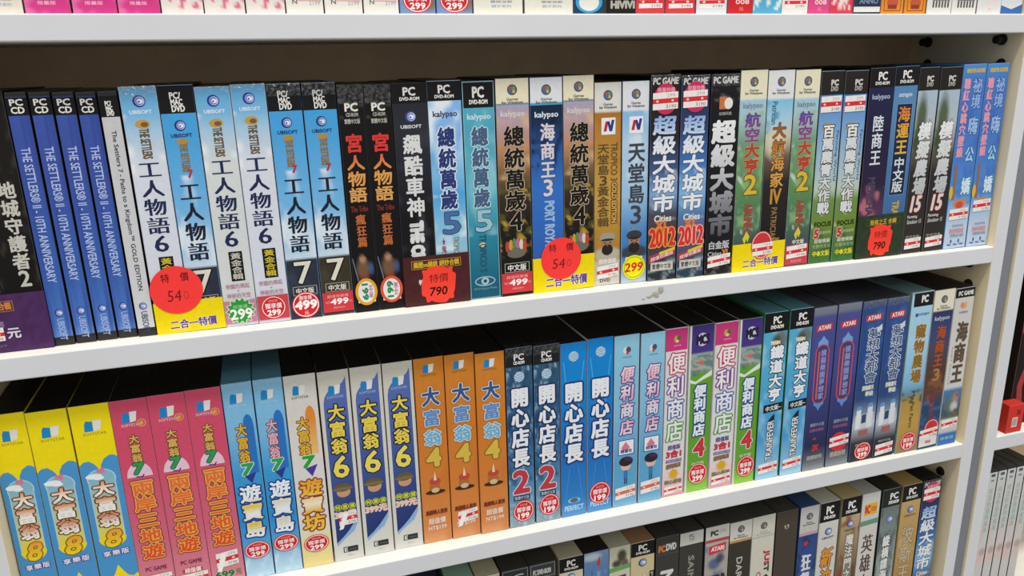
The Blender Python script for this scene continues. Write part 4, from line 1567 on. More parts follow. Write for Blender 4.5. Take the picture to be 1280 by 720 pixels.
def d_store(W, H):
    d = Art(W, H, [(0, '#8fc8e0'), (.4, '#82bcd8'), (.7, '#5fa4cc'), (.9, '#5aa6d0'), (1, '#7fb8d8')], side='#7c6a86', top='#121110')
    d.frame('i', .01, .0, .99, .998, '#a9bccc', .6)
    d.el('e', .46, .085, 3.0, 3.4, '#d8dce0')
    d.el('e', .56, .082, 2.6, 3.0, '#5a4a5a')
    d.el('e', .52, .10, 1.6, 1.6, '#c04a6a')
    d.th('e', 'ARMOR', .34, .118, .70, .126, '#54788c', bold=.03)
    d.tv('t', '便利', .28, .17, .80, .375, [(.16, '#f0dce4'), (.27, '#e8a4bc'), (.30, '#f0e0ea'), (.375, '#dc94b4')], bold=.04, ol='#3c4a8c', olw=.08, it=.06, fill=.84)
    d.tv('t', '商店', .28, .375, .80, .575, [(.37, '#e8b4c8'), (.45, '#d8e4f0'), (.48, '#e4a4bc'), (.575, '#ecd4e0')], bold=.04, ol='#3c4a8c', olw=.08, it=.06, fill=.84)
    d.r('m', .22, .60, .84, .685, '#e8eaf0')
    d.frame('m', .20, .598, .86, .688, '#2c4a84', .8)
    d.pl('m', [(.5, .61), (.68, .645), (.60, .66), (.40, .66), (.32, .645)], '#d87a8c')
    d.th('m', '超值包', .30, .655, .76, .675, '#2c4478', bold=.05)
    d.el('i', .52, .755, 5.6, 5.6, '#dcb8a8')
    d.el('i', .53, .728, 7.6, 5.4, '#2a2432')
    d.el('i', .62, .715, 5.0, 2.4, '#4a2c46', rot=-.3)
    d.r('i', .44, .782, .60, .83, '#3a78b0')
    d.r('i', .46, .83, .51, .865, '#34465c')
    d.r('i', .54, .83, .59, .865, '#34465c')
    return d


def d_store3(W, H):
    d = Art(W, H, [(0, '#d8d6d8'), (.8, '#dedbdc'), (.93, '#e8c4cc'), (1, '#dc98a8')], side='#e4dee0', top='#141110')
    d.r('p', .0, .004, .97, .128, '#c9387a')
    d.el('e', .46, .062, 2.6, 3.4, '#c9a04a')
    d.el('e', .58, .058, 2.4, 2.6, '#5a6a3a')
    d.el('e', .50, .075, 1.8, 1.6, '#d8d0a0')
    d.th('e', 'ARMOR', .34, .096, .68, .104, '#e4b0c4', bold=.02)
    for i, (ch, c) in enumerate((('便', '#c23a48'), ('利', '#7a4a8c'), ('商', '#4a6aa8'), ('店', '#5a9a4a'))):
        d.tv('t', ch, .14, .135 + .133 * i, .88, .265 + .133 * i, '#ece8ea', bold=.022, ol=c, olw=.075)
    d.th('m', '超值版', .22, .683, .80, .71, '#6a5a8c', bold=.05)
    d.th('m', '3合1', .16, .717, .84, .76, '#c23a44', bold=.08)
    d.r('m', .14, .772, .88, .790, '#6a5c8a')
    d.th('m', '完整收錄三款', .16, .775, .86, .787, '#d0cce0', bold=0)
    d.th('m', '便利商店', .16, .797, .84, .825, '#8a6a4a', bold=.08, rise=.06)
    d.burst('i', .52, .865, 4.5, 7.5, 7, '#e0c474')
    d.el('i', .52, .862, 4.4, 5.2, '#d8a82c')
    d.th('m', '開心農場', .12, .898, .90, .922, '#8a7a5a', bold=.08)
    return d


def d_store4(W, H):
    d = Art(W, H, [(0, '#42307a'), (.16, '#4a3684'), (.165, '#9aa8a0'), (.27, '#a9b0a4'), (.275, '#66a02a'), (.6, '#5f9c28'), (.85, '#68a430'), (1, '#8fcc4a')], side='#d4d8d0', top='#15120f')
    d.n(.17, .29, '#3a7a7a', 4, 60, .5, .15, 131, .8)
    d.n(.17, .29, '#c9504a', 4, 50, .68, .1, 132, .8)
    d.r('i', .0, .0, .08, 1.0, '#d2d6d2')
    d.pl('i', [(.08, .31), (.3, .325), (.6, .30), (.98, .27), (.98, .30), (.6, .32), (.3, .34), (.08, .33)], '#dfe6da')
    d.el('e', .52, .085, 6.4, 7.0, '#c9c8d8')
    d.th('e', 'MCS', .30, .06, .80, .11, '#24203a', bold=.10, rise=.05)
    d.tv('t', '便利商店', .28, .345, .76, .655, '#e4ecf2', bold=.05, ol='#2a4484', olw=.12, fill=.90)
    d.th('t', '4', .34, .675, .78, .78, '#c9343c', bold=.06, ol='#dfe4ea', olw=.04)
    d.th('m', '中文版', .28, .815, .80, .838, '#bcd0b0', bold=.05)
    return d


def d_train(W, H):
    d = Art(W, H, [(0, '#4aa8d0'), (.2, '#5aaed2'), (.5, '#4aa4d4'), (.75, '#4a9cd0'), (1, '#9fcfe8')], side='#2f7a34', top='#4f7a82')
    d.n(.1, 1, '#a9d4e8', 2, 9, .55, .25, 141, .7)
    d.bl(.72, .16, .4, .07, '#6d5f44', .8)
    d.bl(.55, .17, .25, .05, '#3f4a34', .9)
    band(d, .112, (('PC', .38, .70, .22, .58), ('DVD-ROM', .28, .80, .66, .84)))
    d.el('e', .5, .175, 5.5, 2.6, '#b9a88a')
    d.th('e', 'TRAIN', .30, .165, .70, .185, '#efe8da', bold=.05)
    d.tv('t', '鐵道大亨', .34, .19, .88, .525, '#e9edf0', bold=.045, ol='#1d2a34', olw=.07, fill=.86)
    d.r('m', .18, .54, .98, .588, '#18191c', -.006)
    d.th('m', '中文版~', .28, .547, .92, .577, '#dcdcd6', bold=.03, rise=.06)
    d.tu('t', 'TRAINFEVER', .40, .64, .66, .885, '#e8eae8', bold=.03, ol='#1f2a30', olw=.10)
    d.pl('t', [(.40, .640), (.68, .640), (.68, .600), (.56, .612)], '#1f2226')
    return d


def atari(d, v):
    d.r('e', .16, v - .016, .84, v + .022, '#c8343f', -.006)
    d.th('e', 'ATARI', .24, v - .012, .76, v + .012, '#efdcd8', bold=.06, rise=.05)


def d_coaster(W, H):
    d = Art(W, H, [(0, '#80848c'), (.045, '#6f748a'), (.05, '#4c4f90'), (.4, '#43488a'), (.7, '#30376a'), (.85, '#272c50'), (.93, '#5a606c'), (1, '#8f9498')], side='#35405c', top='#40424a')
    d.n(.05, .8, '#5a5aa0', 2, 6, .55, .3, 151, .5)
    atari(d, .12)
    d.pl('i', [(.28, .25), (.28, .205), (.40, .19), (.50, .168), (.60, .19), (.72, .205), (.72, .25)], '#6fa0dc')
    d.pl('i', [(.28, .565), (.72, .565), (.72, .585), (.58, .60), (.50, .625), (.42, .60), (.28, .585)], '#5a90d0')
    for rr, cc in ((8.8, '#c8505c'), (7.4, '#463f70')):
        d.el('t', .5, .265, rr, rr, cc, a0=0, a1=math.pi)
        d.el('t', .5, .535, rr, rr, cc, a0=math.pi, a1=2 * math.pi)
        d.r('t', .5 - rr / W, .265, .5 + rr / W, .535, cc)
    d.r('t', .33, .26, .40, .55, '#c8606c')
    d.tv('t', '模擬樂園夢想家', .44, .25, .68, .555, '#8a94c8', bold=.03)
    d.th('m', '國際中文版', .22, .70, .84, .722, '#9c97a4', bold=.02)
    d.th('m', '完整收錄版', .20, .735, .84, .755, '#8a5080', bold=.05)
    return d


def coaster_foot(d):
    d.el('m', .45, .80, 2.6, 1.4, '#8a4a34')
    d.th('m', '2K', .38, .84, .66, .875, '#c8343c', bold=.08, it=.1)
    d.th('m', '遊戲說明', .16, .905, .84, .932, '#a9a69a', bold=.04)


def coaster_torn(d):
    d.el('s', .5, .845, 11.0, 11.5, '#d0343c', 36)
    torn(d, .815, .875, .10, .94, -.012)
    d.th('m', '遊戲說明', .16, .915, .84, .94, '#a9a69a', bold=.04)


def d_dream(W, H):
    d = Art(W, H, [(0, '#5c6676'), (.03, '#2f4c84'), (.3, '#2a4c8c'), (.6, '#2c4678'), (.7, '#7f92ac'), (.76, '#c0c8d0'), (.82, '#8f949c'), (.88, '#33363c'), (1, '#2a2c30')], side='#2c4478', top='#35383e')
    d.n(.03, .65, '#3f66a4', 3, 12, .55, .25, 161, .7)
    atari(d, .10)
    d.tv('t', '夢想大都會', .32, .165, .84, .50, '#35507f', bold=.02, ol='#d4dadf', olw=.065, fill=.97)
    d.pl('t', [(.66, .168), (.88, .145), (.90, .18), (.70, .195)], '#cfd6dc')
    d.th('t', '拼裝摩天', .28, .515, .78, .545, '#d9d8cc', bold=.05)
    d.th('t', '學設', .44, .553, .78, .583, '#d9d8cc', bold=.05)
    d.r('i', .10, .70, .90, .79, '#c9ced4', -.01)
    d.r('i', .14, .665, .34, .79, '#dfe2e6', -.004)
    d.r('i', .62, .655, .84, .79, '#d8dce2', -.004)
    d.pl('i', [(.10, .668), (.38, .664), (.32, .64), (.16, .643)], '#6a94cc')
    d.pl('i', [(.58, .658), (.88, .652), (.80, .628), (.64, .632)], '#6a94cc')
    d.r('i', .38, .70, .58, .755, '#34486c', -.004)
    d.r('i', .30, .80, .70, .835, '#a8605c', -.004)
    d.th('m', '限定中文版', .22, .885, .80, .90, '#9c9c98', bold=.04)
    d.film = 8.0
    return d


def d_pet(W, H):
    d = Art(W, H, [(0, '#7fa0a8'), (.02, '#a9cfe4'), (.3, '#a4d0ea'), (.55, '#7fb8e0'), (.62, '#6a8fa0'), (.66, '#b08e4a'), (.8, '#c09a4e'), (.92, '#b4904a'), (1, '#8a7a5a')], side='#7f9a9c', top='#5f7a7c')
    d.n(.60, .68, '#3f4a34', 4, 40, .5, .2, 171, .8)
    d.r('p', .10, .005, .985, .085, '#16161a')
    d.th('p', 'PC', .46, .022, .74, .062, '#dcdad4', bold=.08)
    d.el('e', .30, .135, 2.2, 2.2, '#3a5a8c')
    d.th('e', 'astragon', .40, .125, .86, .145, '#5a78a0', bold=.04)
    d.tv('t', '寵物農場', .34, .19, .80, .56, '#8f6a2c', bold=.05, ol='#d8c890', olw=.03, fill=.86)
    d.tr('t', 'My Pet Farm', .44, .61, .66, .84, '#4f4428', bold=.02)
    return d


def d_port3b(W, H):
    d = Art(W, H, [(0, '#e4dcc4'), (.125, '#e6dfc8'), (.126, '#2c3560'), (.25, '#3a4878'), (.36, '#4a4a5c'), (.5, '#55392c'), (.64, '#5f4438'), (.7, '#2c4468'), (.88, '#2a4a70'), (1, '#2c4a6c')], side='#d0c8b0', top='#15120f')
    d.n(.5, .72, '#8a5a3c', 4, 30, .55, .2, 181, .8)
    d.n(.68, .9, '#4a6a90', 4, 40, .55, .2, 182, .8)
    orb(d, .058)
    kal(d, .172, '#b9bccc')
    d.tv('t', '海商王', .32, .215, .76, .475, '#b0522e', bold=.04, ol='#5a2c20', olw=.02)
    d.th('t', '3', .38, .485, .70, .56, '#b07a4a', bold=.03)
    d.tr('m', 'PORT ROYALE 3', .40, .62, .62, .88, '#8a3a30', bold=.04)
    return d


def d_port(W, H):
    d = Art(W, H, [(0, '#cfccc8'), (.5, '#d2d0cc'), (.62, '#cfd0d0'), (.64, '#4a7cb4'), (.76, '#3f5a7c'), (.82, '#4a5a4a'), (.83, '#cfcccc'), (.915, '#cfcccc'), (.92, '#3a78b8'), (1, '#3a74b0')], side='#d4d0c4', top='#131110')
    d.n(.64, .83, '#6d7a5a', 4, 30, .5, .2, 191, .8)
    d.bl(.70, .70, .22, .05, '#a98a74', .9)
    d.bl(.66, .75, .26, .04, '#d0d4d0', .8)
    d.n(.64, .82, '#7a3a34', 4, 40, .74, .1, 192, .8)
    d.r('p', .004, .002, .996, .058, '#16151a')
    d.th('p', 'PC GAME', .16, .02, .92, .045, '#dcdad2', bold=.07)
    d.el('e', .42, .105, 2.6, 3.4, '#d88a5a')
    d.pl('e', [(.40, .13), (.66, .12), (.60, .08), (.52, .10)], '#e0a468')
    d.th('e', '光譜資訊', .28, .142, .74, .156, '#7d88a8', bold=.04)
    d.tv('t', '海商王', .30, .205, .86, .60, '#5d4c3c', bold=.06, fill=.90, ol='#b0a090', olw=.02)
    d.tr('m', 'PORT ROYALE', .14, .36, .22, .60, '#9a948c', bold=0)
    d.th('m', '貿易 冒險 征服', .14, .945, .84, .965, '#8fb4d8', bold=.04)
    return d


# ------------------------------------------------------------------ middle shelf: placing
GY, GP = 'yellow and blue game boxes', 'pink game boxes with orange titles'
put('B0', d_rich8, 'yellow-topped blue game box at the left end of the middle shelf', None, GY)
put('B1', d_rich8, 'yellow-topped blue game box between its two twins on the middle shelf', None, GY)
put('B2', d_rich8, 'yellow-topped blue game box touching the first pink box', None, GY)
put('B3', d_strait, 'pink game box next to the yellow-topped blue ones', torn_foot(.875, .935, -.004), GP)


def red_pill(d):
    d.el('s', .5, .885, 8.0, 2.8, '#c8343e')
    d.r('s', .30, .871, .70, .899, '#c8343e')
    d.th('s', '超值價', .28, .872, .74, .897, '#f2d8d4', bold=.04)
    torn(d, .905, .962, .06, .92, -.006)


put('B4', d_strait, 'pink game box with a small red price pill, middle of its three', red_pill, GP)


def green699(d):
    torn(d, .828, .905, .20, .86, -.010, peel=True)
    d.th('s', '699', .12, .925, .68, .958, '#2f6a3c', bold=.08, ol='#d8e0c4', olw=.05)
    d.th('s', '元', .74, .925, .90, .955, '#5a8a4c', bold=.03)


put('B5', d_strait, 'pink game box with a peeling white label above a green 699 price', green699, GP)
put('B6', d_island, 'light blue game box with yellow-white title, next to the pink ones', lambda d: circ(d, .848, '299', 10.8, 8.6), 'light blue game boxes with red ovals')
put('B7', d_island, 'light blue game box with pink-white title, next to the off-white box', lambda d: circ(d, .838, '299', 10.8, 8.6), 'light blue game boxes with red ovals', pink=True)
put('B8', d_workshop, 'off-white game box with orange title and red 299 oval', lambda d: circ(d, .872, '299', 11.0, 8.8))
GB = 'white-edged navy game boxes'


def peel399(d):
    torn(d, .735, .805, .26, .86, -.006, peel=True)


put('B9', d_rich6, 'white-edged navy game box with a peeling label over its price', peel399, GB)
put('B10', d_rich6, 'white-edged navy game box, middle of its three', None, GB)
put('B11', d_rich6, 'white-edged navy game box touching the first orange box', None, GB)
GO = 'orange game boxes'
put('B12', d_rich4, 'orange game box touching the white-edged navy ones', None, GO)
put('B13', d_rich4, 'orange game box with a ragged white-red label at its foot', lambda d: torn(d, .85, .915, .22, .92, -.014, peel=True), GO)
put('B14', d_rich4, 'orange game box touching the steel-blue box marked 2', None, GO)
put('B15', d_boss2, 'steel-blue game box with red 2, next to the orange ones', lambda d: circ(d, .908, '199', 10.6, 11.6, .55), 'steel-blue game boxes with red 2')
put('B16', d_boss2, 'steel-blue game box with red 2, next to the plain blue ones', lambda d: circ(d, .900, '199', 10.6, 11.6, .55), 'steel-blue game boxes with red 2')
put('B17', d_boss, 'bright blue game box without a price sticker, right of the red 2 boxes', None, 'bright blue game boxes')
put('B18', d_boss, 'bright blue game box with a red 199 disc at its foot', lambda d: circ(d, .888, '199', 11.4, 12.0), 'bright blue game boxes')
GS = 'light blue shop game boxes'
put('B19', d_store, 'light blue game box with beret figure, next to the red 199 disc box', torn_foot(.885, .955, -.012, red='#d8685c'), GS)
put('B20', d_store, 'light blue game box with beret figure, next to the pink-topped white box', torn_foot(.87, .945, -.012, red='#d8685c'), GS)
put('B21', d_store3, 'pink-topped white game box left of the first green one', torn_foot(.938, .985, -.008), 'pink-topped white game boxes')
put('B22', d_store4, 'green game box between the two pink-topped white ones', lambda d: circ(d, .888, '299', 11.2, 12.0, .54), 'green game boxes with purple tops')
put('B23', d_store3, 'pink-topped white game box between the two green ones', torn_foot(.925, .98, -.010), 'pink-topped white game boxes')
put('B24', d_store4, 'green game box touching the cyan train boxes', lambda d: circ(d, .895, '299', 11.0, 12.2, .58), 'green game boxes with purple tops')
put('B25', d_train, 'cyan game box with black top, touching the green box', torn_foot(.905, .965, -.010), 'cyan game boxes with black tops')
put('B26', d_train, 'cyan game box with black top, touching the purple-navy box', torn_foot(.90, .96, -.010), 'cyan game boxes with black tops')
put('B27', d_coaster, 'purple-navy game box with small red mark at its foot', coaster_foot, 'purple-navy game boxes')
put('B28', d_coaster, 'purple-navy game box with white label over a red disc', coaster_torn, 'purple-navy game boxes')
put('B29', d_dream, 'dark blue game box with white buildings and a red 399 disc', lambda d: circ(d, .935, '399', 11.2, 10.6, .56), 'dark blue game boxes with white buildings')
put('B30', d_dream, 'dark blue game box with white buildings and a white-red label', torn_foot(.915, .985, -.010), 'dark blue game boxes with white buildings')
put('B31', d_pet, 'sky and sand coloured game box with gold title and red 199 disc', lambda d: circ(d, .928, '199', 11.0, 11.4, .56))


def port_label(d):
    d.el('s', .62, .865, 10, 10.5, '#d0343c', 36)
    d.ring('s', .62, .865, 9.3, 9.8, .7, '#f0d4d0', 36)
    torn(d, .875, .93, .06, .95, -.012)
    d.r('s', .06, .925, .95, .985, '#e4dedc', -.004)
    d.th('s', '超值版', .38, .945, .66, .965, '#c86a6c', bold=.04)


put('B32', d_port3b, 'cream-topped dark sea game box with white label over a red disc', port_label)
put('B33', d_port, 'white game box with brown title at the right end of the middle shelf', torn_foot(.832, .892, -.008))


# ------------------------------------------------------------------ lowest shelf in view (only the upper ends of these boxes show)
def low(base, side='#2a2a2a', top='#1c1c1a', fn=None, seed=0, ncol=None, name='d_low'):
    def design(W, H):
        d = Art(W, H, base, side, top)
        if ncol:
            d.n(.12, 1, ncol, 3, 12, .55, .22, 200 + seed, .8)
        if fn:
            fn(d)
        return d
    design.__name__ = 'low_%d' % seed
    return design


def c_grey(txt):
    def fn(d):
        d.frame('p', .03, .004, .97, .085, '#8a8578', .8)
        d.th('p', txt, .14, .035, .80, .065, '#c9c6bc', bold=.06)
    return fn


def c_cream_pc(d):
    band(d, .09)
    ubi(d, .125, 4.6, '#35608c', '#55524c')
    d.tv('t', '刺客', .24, .19, .78, .40, '#6d2c24', bold=.04)


def c_bluemark(d):
    d.pl('e', [(.50, .075), (.62, .03), (.66, .09), (.56, .10)], '#c0452e')
    d.bl(.3, .03, .5, .03, '#d4dce4', .8)
    d.ring('i', .62, .22, 4.5, 6.0, .9, '#3a3a7c', 20, .4, 5.0)
    d.r('i', .30, .12, .33, .30, '#3a4a74')


def c_soldier(d):
    d.bl(.6, .06, .28, .05, '#4c4a3a', 1, .4)
    d.bl(.35, .105, .3, .03, '#4a4638', 1, .4)
    d.bl(.75, .11, .22, .035, '#6a5a48', 1, .4)
    d.r('p', .0, .13, 1, .16, '#6a9a5c', -.012)
    d.r('m', .20, .19, .80, .27, '#4a4458', -.006)
    d.th('m', '戰場', .28, .20, .72, .25, '#c9c4d0', bold=.04)


def c_fire(d):
    band(d, .09)
    ubi(d, .135, 4.8, '#2c3476', '#2a2a4a', name=False)
    d.tv('t', '火線', .42, .205, .76, .40, '#e6e0d4', bold=.03, ol='#6a6458', olw=.03)
    d.r('i', .80, .20, 1.0, .55, '#2a2622')
    d.tr('i', 'Far', .84, .21, .95, .30, '#b9b4a4', bold=.02)


def c_mdvd(d):
    d.th('p', 'PC', .12, .055, .38, .095, '#c8743c', bold=.10)
    d.th('p', 'DVD', .44, .05, .86, .092, '#d0cec8', bold=.06)
    d.r('p', .0, .11, 1, .114, '#5a5650')
    d.tr('t', 'MAX', .24, .225, .74, .50, '#d4d2cc', bold=.08)


def c_saints(d):
    d.r('p', .0, .004, 1, .085, '#c6c4ba')
    d.th('p', 'PC', .40, .02, .60, .04, '#4a4a46', bold=.04)
    d.th('p', 'DVD', .40, .045, .62, .062, '#6a6a64', bold=.02)
    d.tr('t', 'SAINTS', .38, .16, .62, .42, '#8f8c84', bold=.06)


def c_atari(d):
    d.r('p', .0, .004, 1, .085, '#c9c7bd')
    d.th('p', 'PC', .22, .03, .52, .062, '#2a2a2a', bold=.08)
    d.th('p', 'DVD', .62, .03, .84, .05, '#8a8a84', bold=0)
    d.r('p', .02, .085, .98, .105, '#b0464c')
    d.r('e', .16, .13, .88, .185, '#c8383f', -.012)
    d.th('e', 'ATARI', .26, .138, .80, .165, '#f0dcd8', bold=.06)
    d.bl(.4, .25, .36, .05, '#4a5c84', .9)
    d.bl(.65, .22, .25, .04, '#3a3f54', .9)
    d.th('t', '測試', .20, .33, .86, .42, '#3a2a26', bold=.08)


def c_darkso(d):
    d.r('p', .0, .004, 1, .125, '#cfccc2')
    orb(d, .055)
    d.r('p', .0, .125, 1, .14, '#c08a52')
    d.tr('t', 'DARK SOULS', .36, .245, .62, .66, '#b9b6ae', bold=.04)


def c_just(d):
    orb(d, .065, txt='#a9a496')
    d.r('p', .02, .135, .98, .142, '#9ab4bc')
    d.tr('t', 'JUST CAUSE', .55, .24, .82, .62, [(.24, '#b8303a'), (.33, '#b8303a'), (.34, '#34463a'), (.7, '#34463a')], bold=.08)
    d.tr('t', 'COLLECTION', .28, .38, .48, .70, '#b06a68', bold=.06)


def c_hit(d):
    d.el('e', .48, .105, 3.0, 3.4, '#b9b4a8')
    d.th('e', 'S', .42, .088, .54, .118, '#3a3430', bold=.06)
    d.tr('t', 'HITMAN', .46, .55, .68, .86, '#a9a59c', bold=.03)


def c_storm(d):
    d.r('p', .0, .002, 1, .18, '#c2c0ba')
    orb(d, .07)
    d.r('p', .0, .178, 1, .198, '#c49aa8')
    d.burst('e', .40, .255, 2.2, 4.6, 5, '#c0364e')
    d.tv('t', '狂飆時刻', .24, .325, .74, .84, '#dcdcdc', bold=.05)


def c_prince1(d):
    band(d, .135)
    ubi(d, .205, 4.8, '#2c4a84', '#34343a')
    d.tv('t', '新波斯王', .24, .315, .80, .92, '#d8943c', bold=.05, ol='#3a2a1c', olw=.05, it=.08)


def c_might(d):
    band(d, .125)
    ubi(d, .185, 4.6, '#3a4680', '#4a4a46')
    d.r('t', .30, .25, .78, .95, '#8a8474')
    d.tv('t', '魔法門之英雄無敵', .34, .255, .74, .94, '#e6e2d8', bold=.03, ol='#3a342c', olw=.05)
    d.bl(.15, .65, .3, .15, '#a83a2c', .8)


def c_hero(d):
    d.r('e', .16, .075, .86, .155, '#e4b02c', -.006)
    d.th('e', '1C', .22, .085, .46, .138, '#c83a3a', bold=.08)
    d.th('e', '光譜', .52, .095, .82, .130, '#c87a3c', bold=.05)
    d.r('p', .0, .19, 1, .225, '#6f9478', -.006)
    d.tv('t', '英雄大帝', .20, .285, .80, .86, '#5d4640', bold=.03, ser=True)


def c_splinter(d):
    band(d, .125, (('PC', .42, .84, .26, .60), ('DVD-ROM', .36, .90, .68, .86)), '#232726')
    ubi(d, .215, 4.8, '#5a6a9c', '#9aa4a4', name=False)
    d.tv('t', '縱橫諜海5', .26, .33, .64, .75, '#e2e4e2', bold=.05, ol='#2a302e', olw=.04)
    d.tr('m', 'SPLINTER CELL', .74, .34, .86, .62, '#6d7876', bold=.03)
    d.r('m', .12, .83, .50, .95, '#a8303a')


def c_prince2(d):
    band(d, .115)
    ubi(d, .178, 4.6, '#3a4a8c', '#5a5040')
    d.tv('t', '波斯王子', .20, .29, .80, .86, '#c9b494', bold=.02, ol='#6a5a44', olw=.03)


CROW = [
    # key, x at 18 mm, width, design, label
    ('C1', 116.3, 28.6, low('#1f2c4a', '#1f2c4a', '#1d2844', None, 1), 'dark navy game box, leftmost on the lowest shelf in view'),
    ('C2', 150.8, 27.2, low('#a9c4b4', '#7d9c8a', '#7fa08e', None, 2), 'pale sea-green game box on the lowest shelf'),
    ('C3', 178.6, 24.3, low([(0, '#cfc6a8'), (.02, '#cfc6a8'), (.025, '#1c2a44'), (1, '#24405c')], '#c9c0a4', '#a8a084', None, 3, '#8fb0c8'), 'narrow cream-topped game box with dark blue front, right of the sea-green one'),
    ('C4', 207.0, 28.6, low('#2e3238', '#2a2a28', '#35332e', c_grey('PC'), 4), 'charcoal game box with small centred lettering, left of its grey-lettered twin'),
    ('C5', 236.4, 28.4, low('#3a3f44', '#2e2e2c', '#35332e', c_grey('PC DVD-ROM'), 5), 'charcoal game box with a line of pale lettering, beside the cream one'),
    ('C6', 267.6, 26.2, low('#cdc3a6', '#b4ab8e', '#aaa188', c_cream_pc, 6), 'cream game box with black top strip and blue emblem, lowest shelf'),
    ('C7', 296.0, 28.0, low([(0, '#7f9cc0'), (.1, '#5a7eac'), (.3, '#4a6c9c'), (1, '#3a5484')], '#2c2624', '#241c1a', c_bluemark, 7, '#9fb4cc'), 'misty blue game box with small red mark, lowest shelf'),
    ('C8', 322.8, 24.2, low('#c6c4ac', '#aaa890', '#a6a48c', c_soldier, 8), 'grey-green game box with soldiers and a green strip'),
    ('C9', 349.5, 27.8, low('#c8b990', '#8a6a4c', '#8c6c4e', c_fire, 9), 'tan game box with black top strip and swirl emblem, beside the soldiers box'),
    ('C10', 379.3, 27.6, low('#3c3a36', '#2e2c28', '#33322e', c_mdvd, 10), 'dark grey-brown game box with orange and white top lettering'),
    ('C11', 408.4, 28.4, low('#3d3a34', '#302e2a', '#383630', c_saints, 11), 'dark brown game box with pale top strip and sideways grey lettering'),
    ('C12', 440.5, 29.6, low([(0, '#c9c7bd'), (.12, '#b0aca4'), (.4, '#a49c94'), (1, '#8a827c')], '#3a3834', '#3a3832', c_atari, 12, '#6d7690'), 'grey game box with red strip and red label near its top'),
    ('C13', 470.4, 28.0, low('#3a362e', '#2e2c26', '#3c3a34', c_darkso, 13), 'dark brown game box with cream orb top, beside the red-labelled grey box'),
    ('C14', 500.1, 29.6, low('#cfccbc', '#b0ac9c', '#3a3a34', c_just, 14), 'off-white game box with red and green sideways lettering'),
    ('C15', 531.2, 28.2, low('#4a4138', '#3a342c', '#3a3832', c_hit, 15), 'plain dark brown game box with one small pale mark'),
    ('C16', 561.2, 25.2, low([(0, '#2f4480'), (.4, '#34508c'), (1, '#6a86b0')], '#28406c', '#2c4468', c_storm, 16, '#1f2c58'), 'blue game box with grey top and red star, lowest shelf'),
    ('C17', 589.1, 27.0, low('#d0cec8', '#b4b0a4', '#b4b0a0', c_prince1, 17), 'white game box with black strip and orange title, lowest shelf'),
    ('C18', 619.6, 27.0, low([(0, '#c9b890'), (.3, '#a48c68'), (.6, '#5a4030'), (1, '#4a3428')], '#a4987a', '#a89a6c', c_might, 18, '#7a3a2c'), 'brown battle-scene game box with grey title column'),
    ('C19', 647.4, 25.8, low('#cfcdc6', '#b0aea4', '#a4a298', c_hero, 19), 'white game box with yellow badge and green strip, lowest shelf'),
    ('C21', 677.2, 26.4, low([(0, '#5a6664'), (.3, '#7f8c8a'), (.7, '#a4aca8'), (1, '#8a9290')], '#2a2c2a', '#2c2a26', c_splinter, 21, '#4a5452'), 'grey-green game box with white title, right of the yellow-badged white one'),
    ('C22', 707.6, 28.6, low([(0, '#c2a46a'), (.5, '#b8945a'), (.9, '#9a7a4c'), (1, '#6fa4c0')], '#a8925c', '#9c8450', c_prince2, 22, '#d8c08a'), 'sandy gold game box with pale title, second from the right on lowest shelf'),
    ('C23', 737.6, 27.6, lambda W, H: d_city(W, H, False), 'dark blue city game box at the right end of the lowest shelf'),
]
CROW[-1][3].__name__ = 'low_city'
for i, (k, x, wd, dz, lab) in enumerate(CROW):
    y = 15.0 - 4.0 * max(0, (x - 300) / 440)
    sc_ = (630 + y) / 648
    TAB[k] = (x * sc_, wd * sc_, y, 188.5, -10.0 - 8 * max(0, (x - 300) / 440))
    put(k, dz, lab, pink_top(.02, -.003) if k == 'C23' else None)
# slim dark cases squeezed in behind the white and the grey-green box
m_root = empty('disc_case', Vector((0.6545, 0.030, ZD * MM + ZOFF + 0.0002)), 'thin black disc case in the gap beside the yellow-badged white box', 'disc case')
m = MB()
m.box(-2.2, 2.2, 0, 110, 0, 172, lin('#26221f'))
bevel(m.build('case_shell', M_CASE, m_root), .5)
m = MB()
m.add([(-1.6, -.05, 4), (1.6, -.05, 4), (1.6, -.05, 168), (-1.6, -.05, 168)], [(0, 1, 2, 3)], lin('#5a544a'))
m.build('printed_sleeve', M_CARD, m_root)


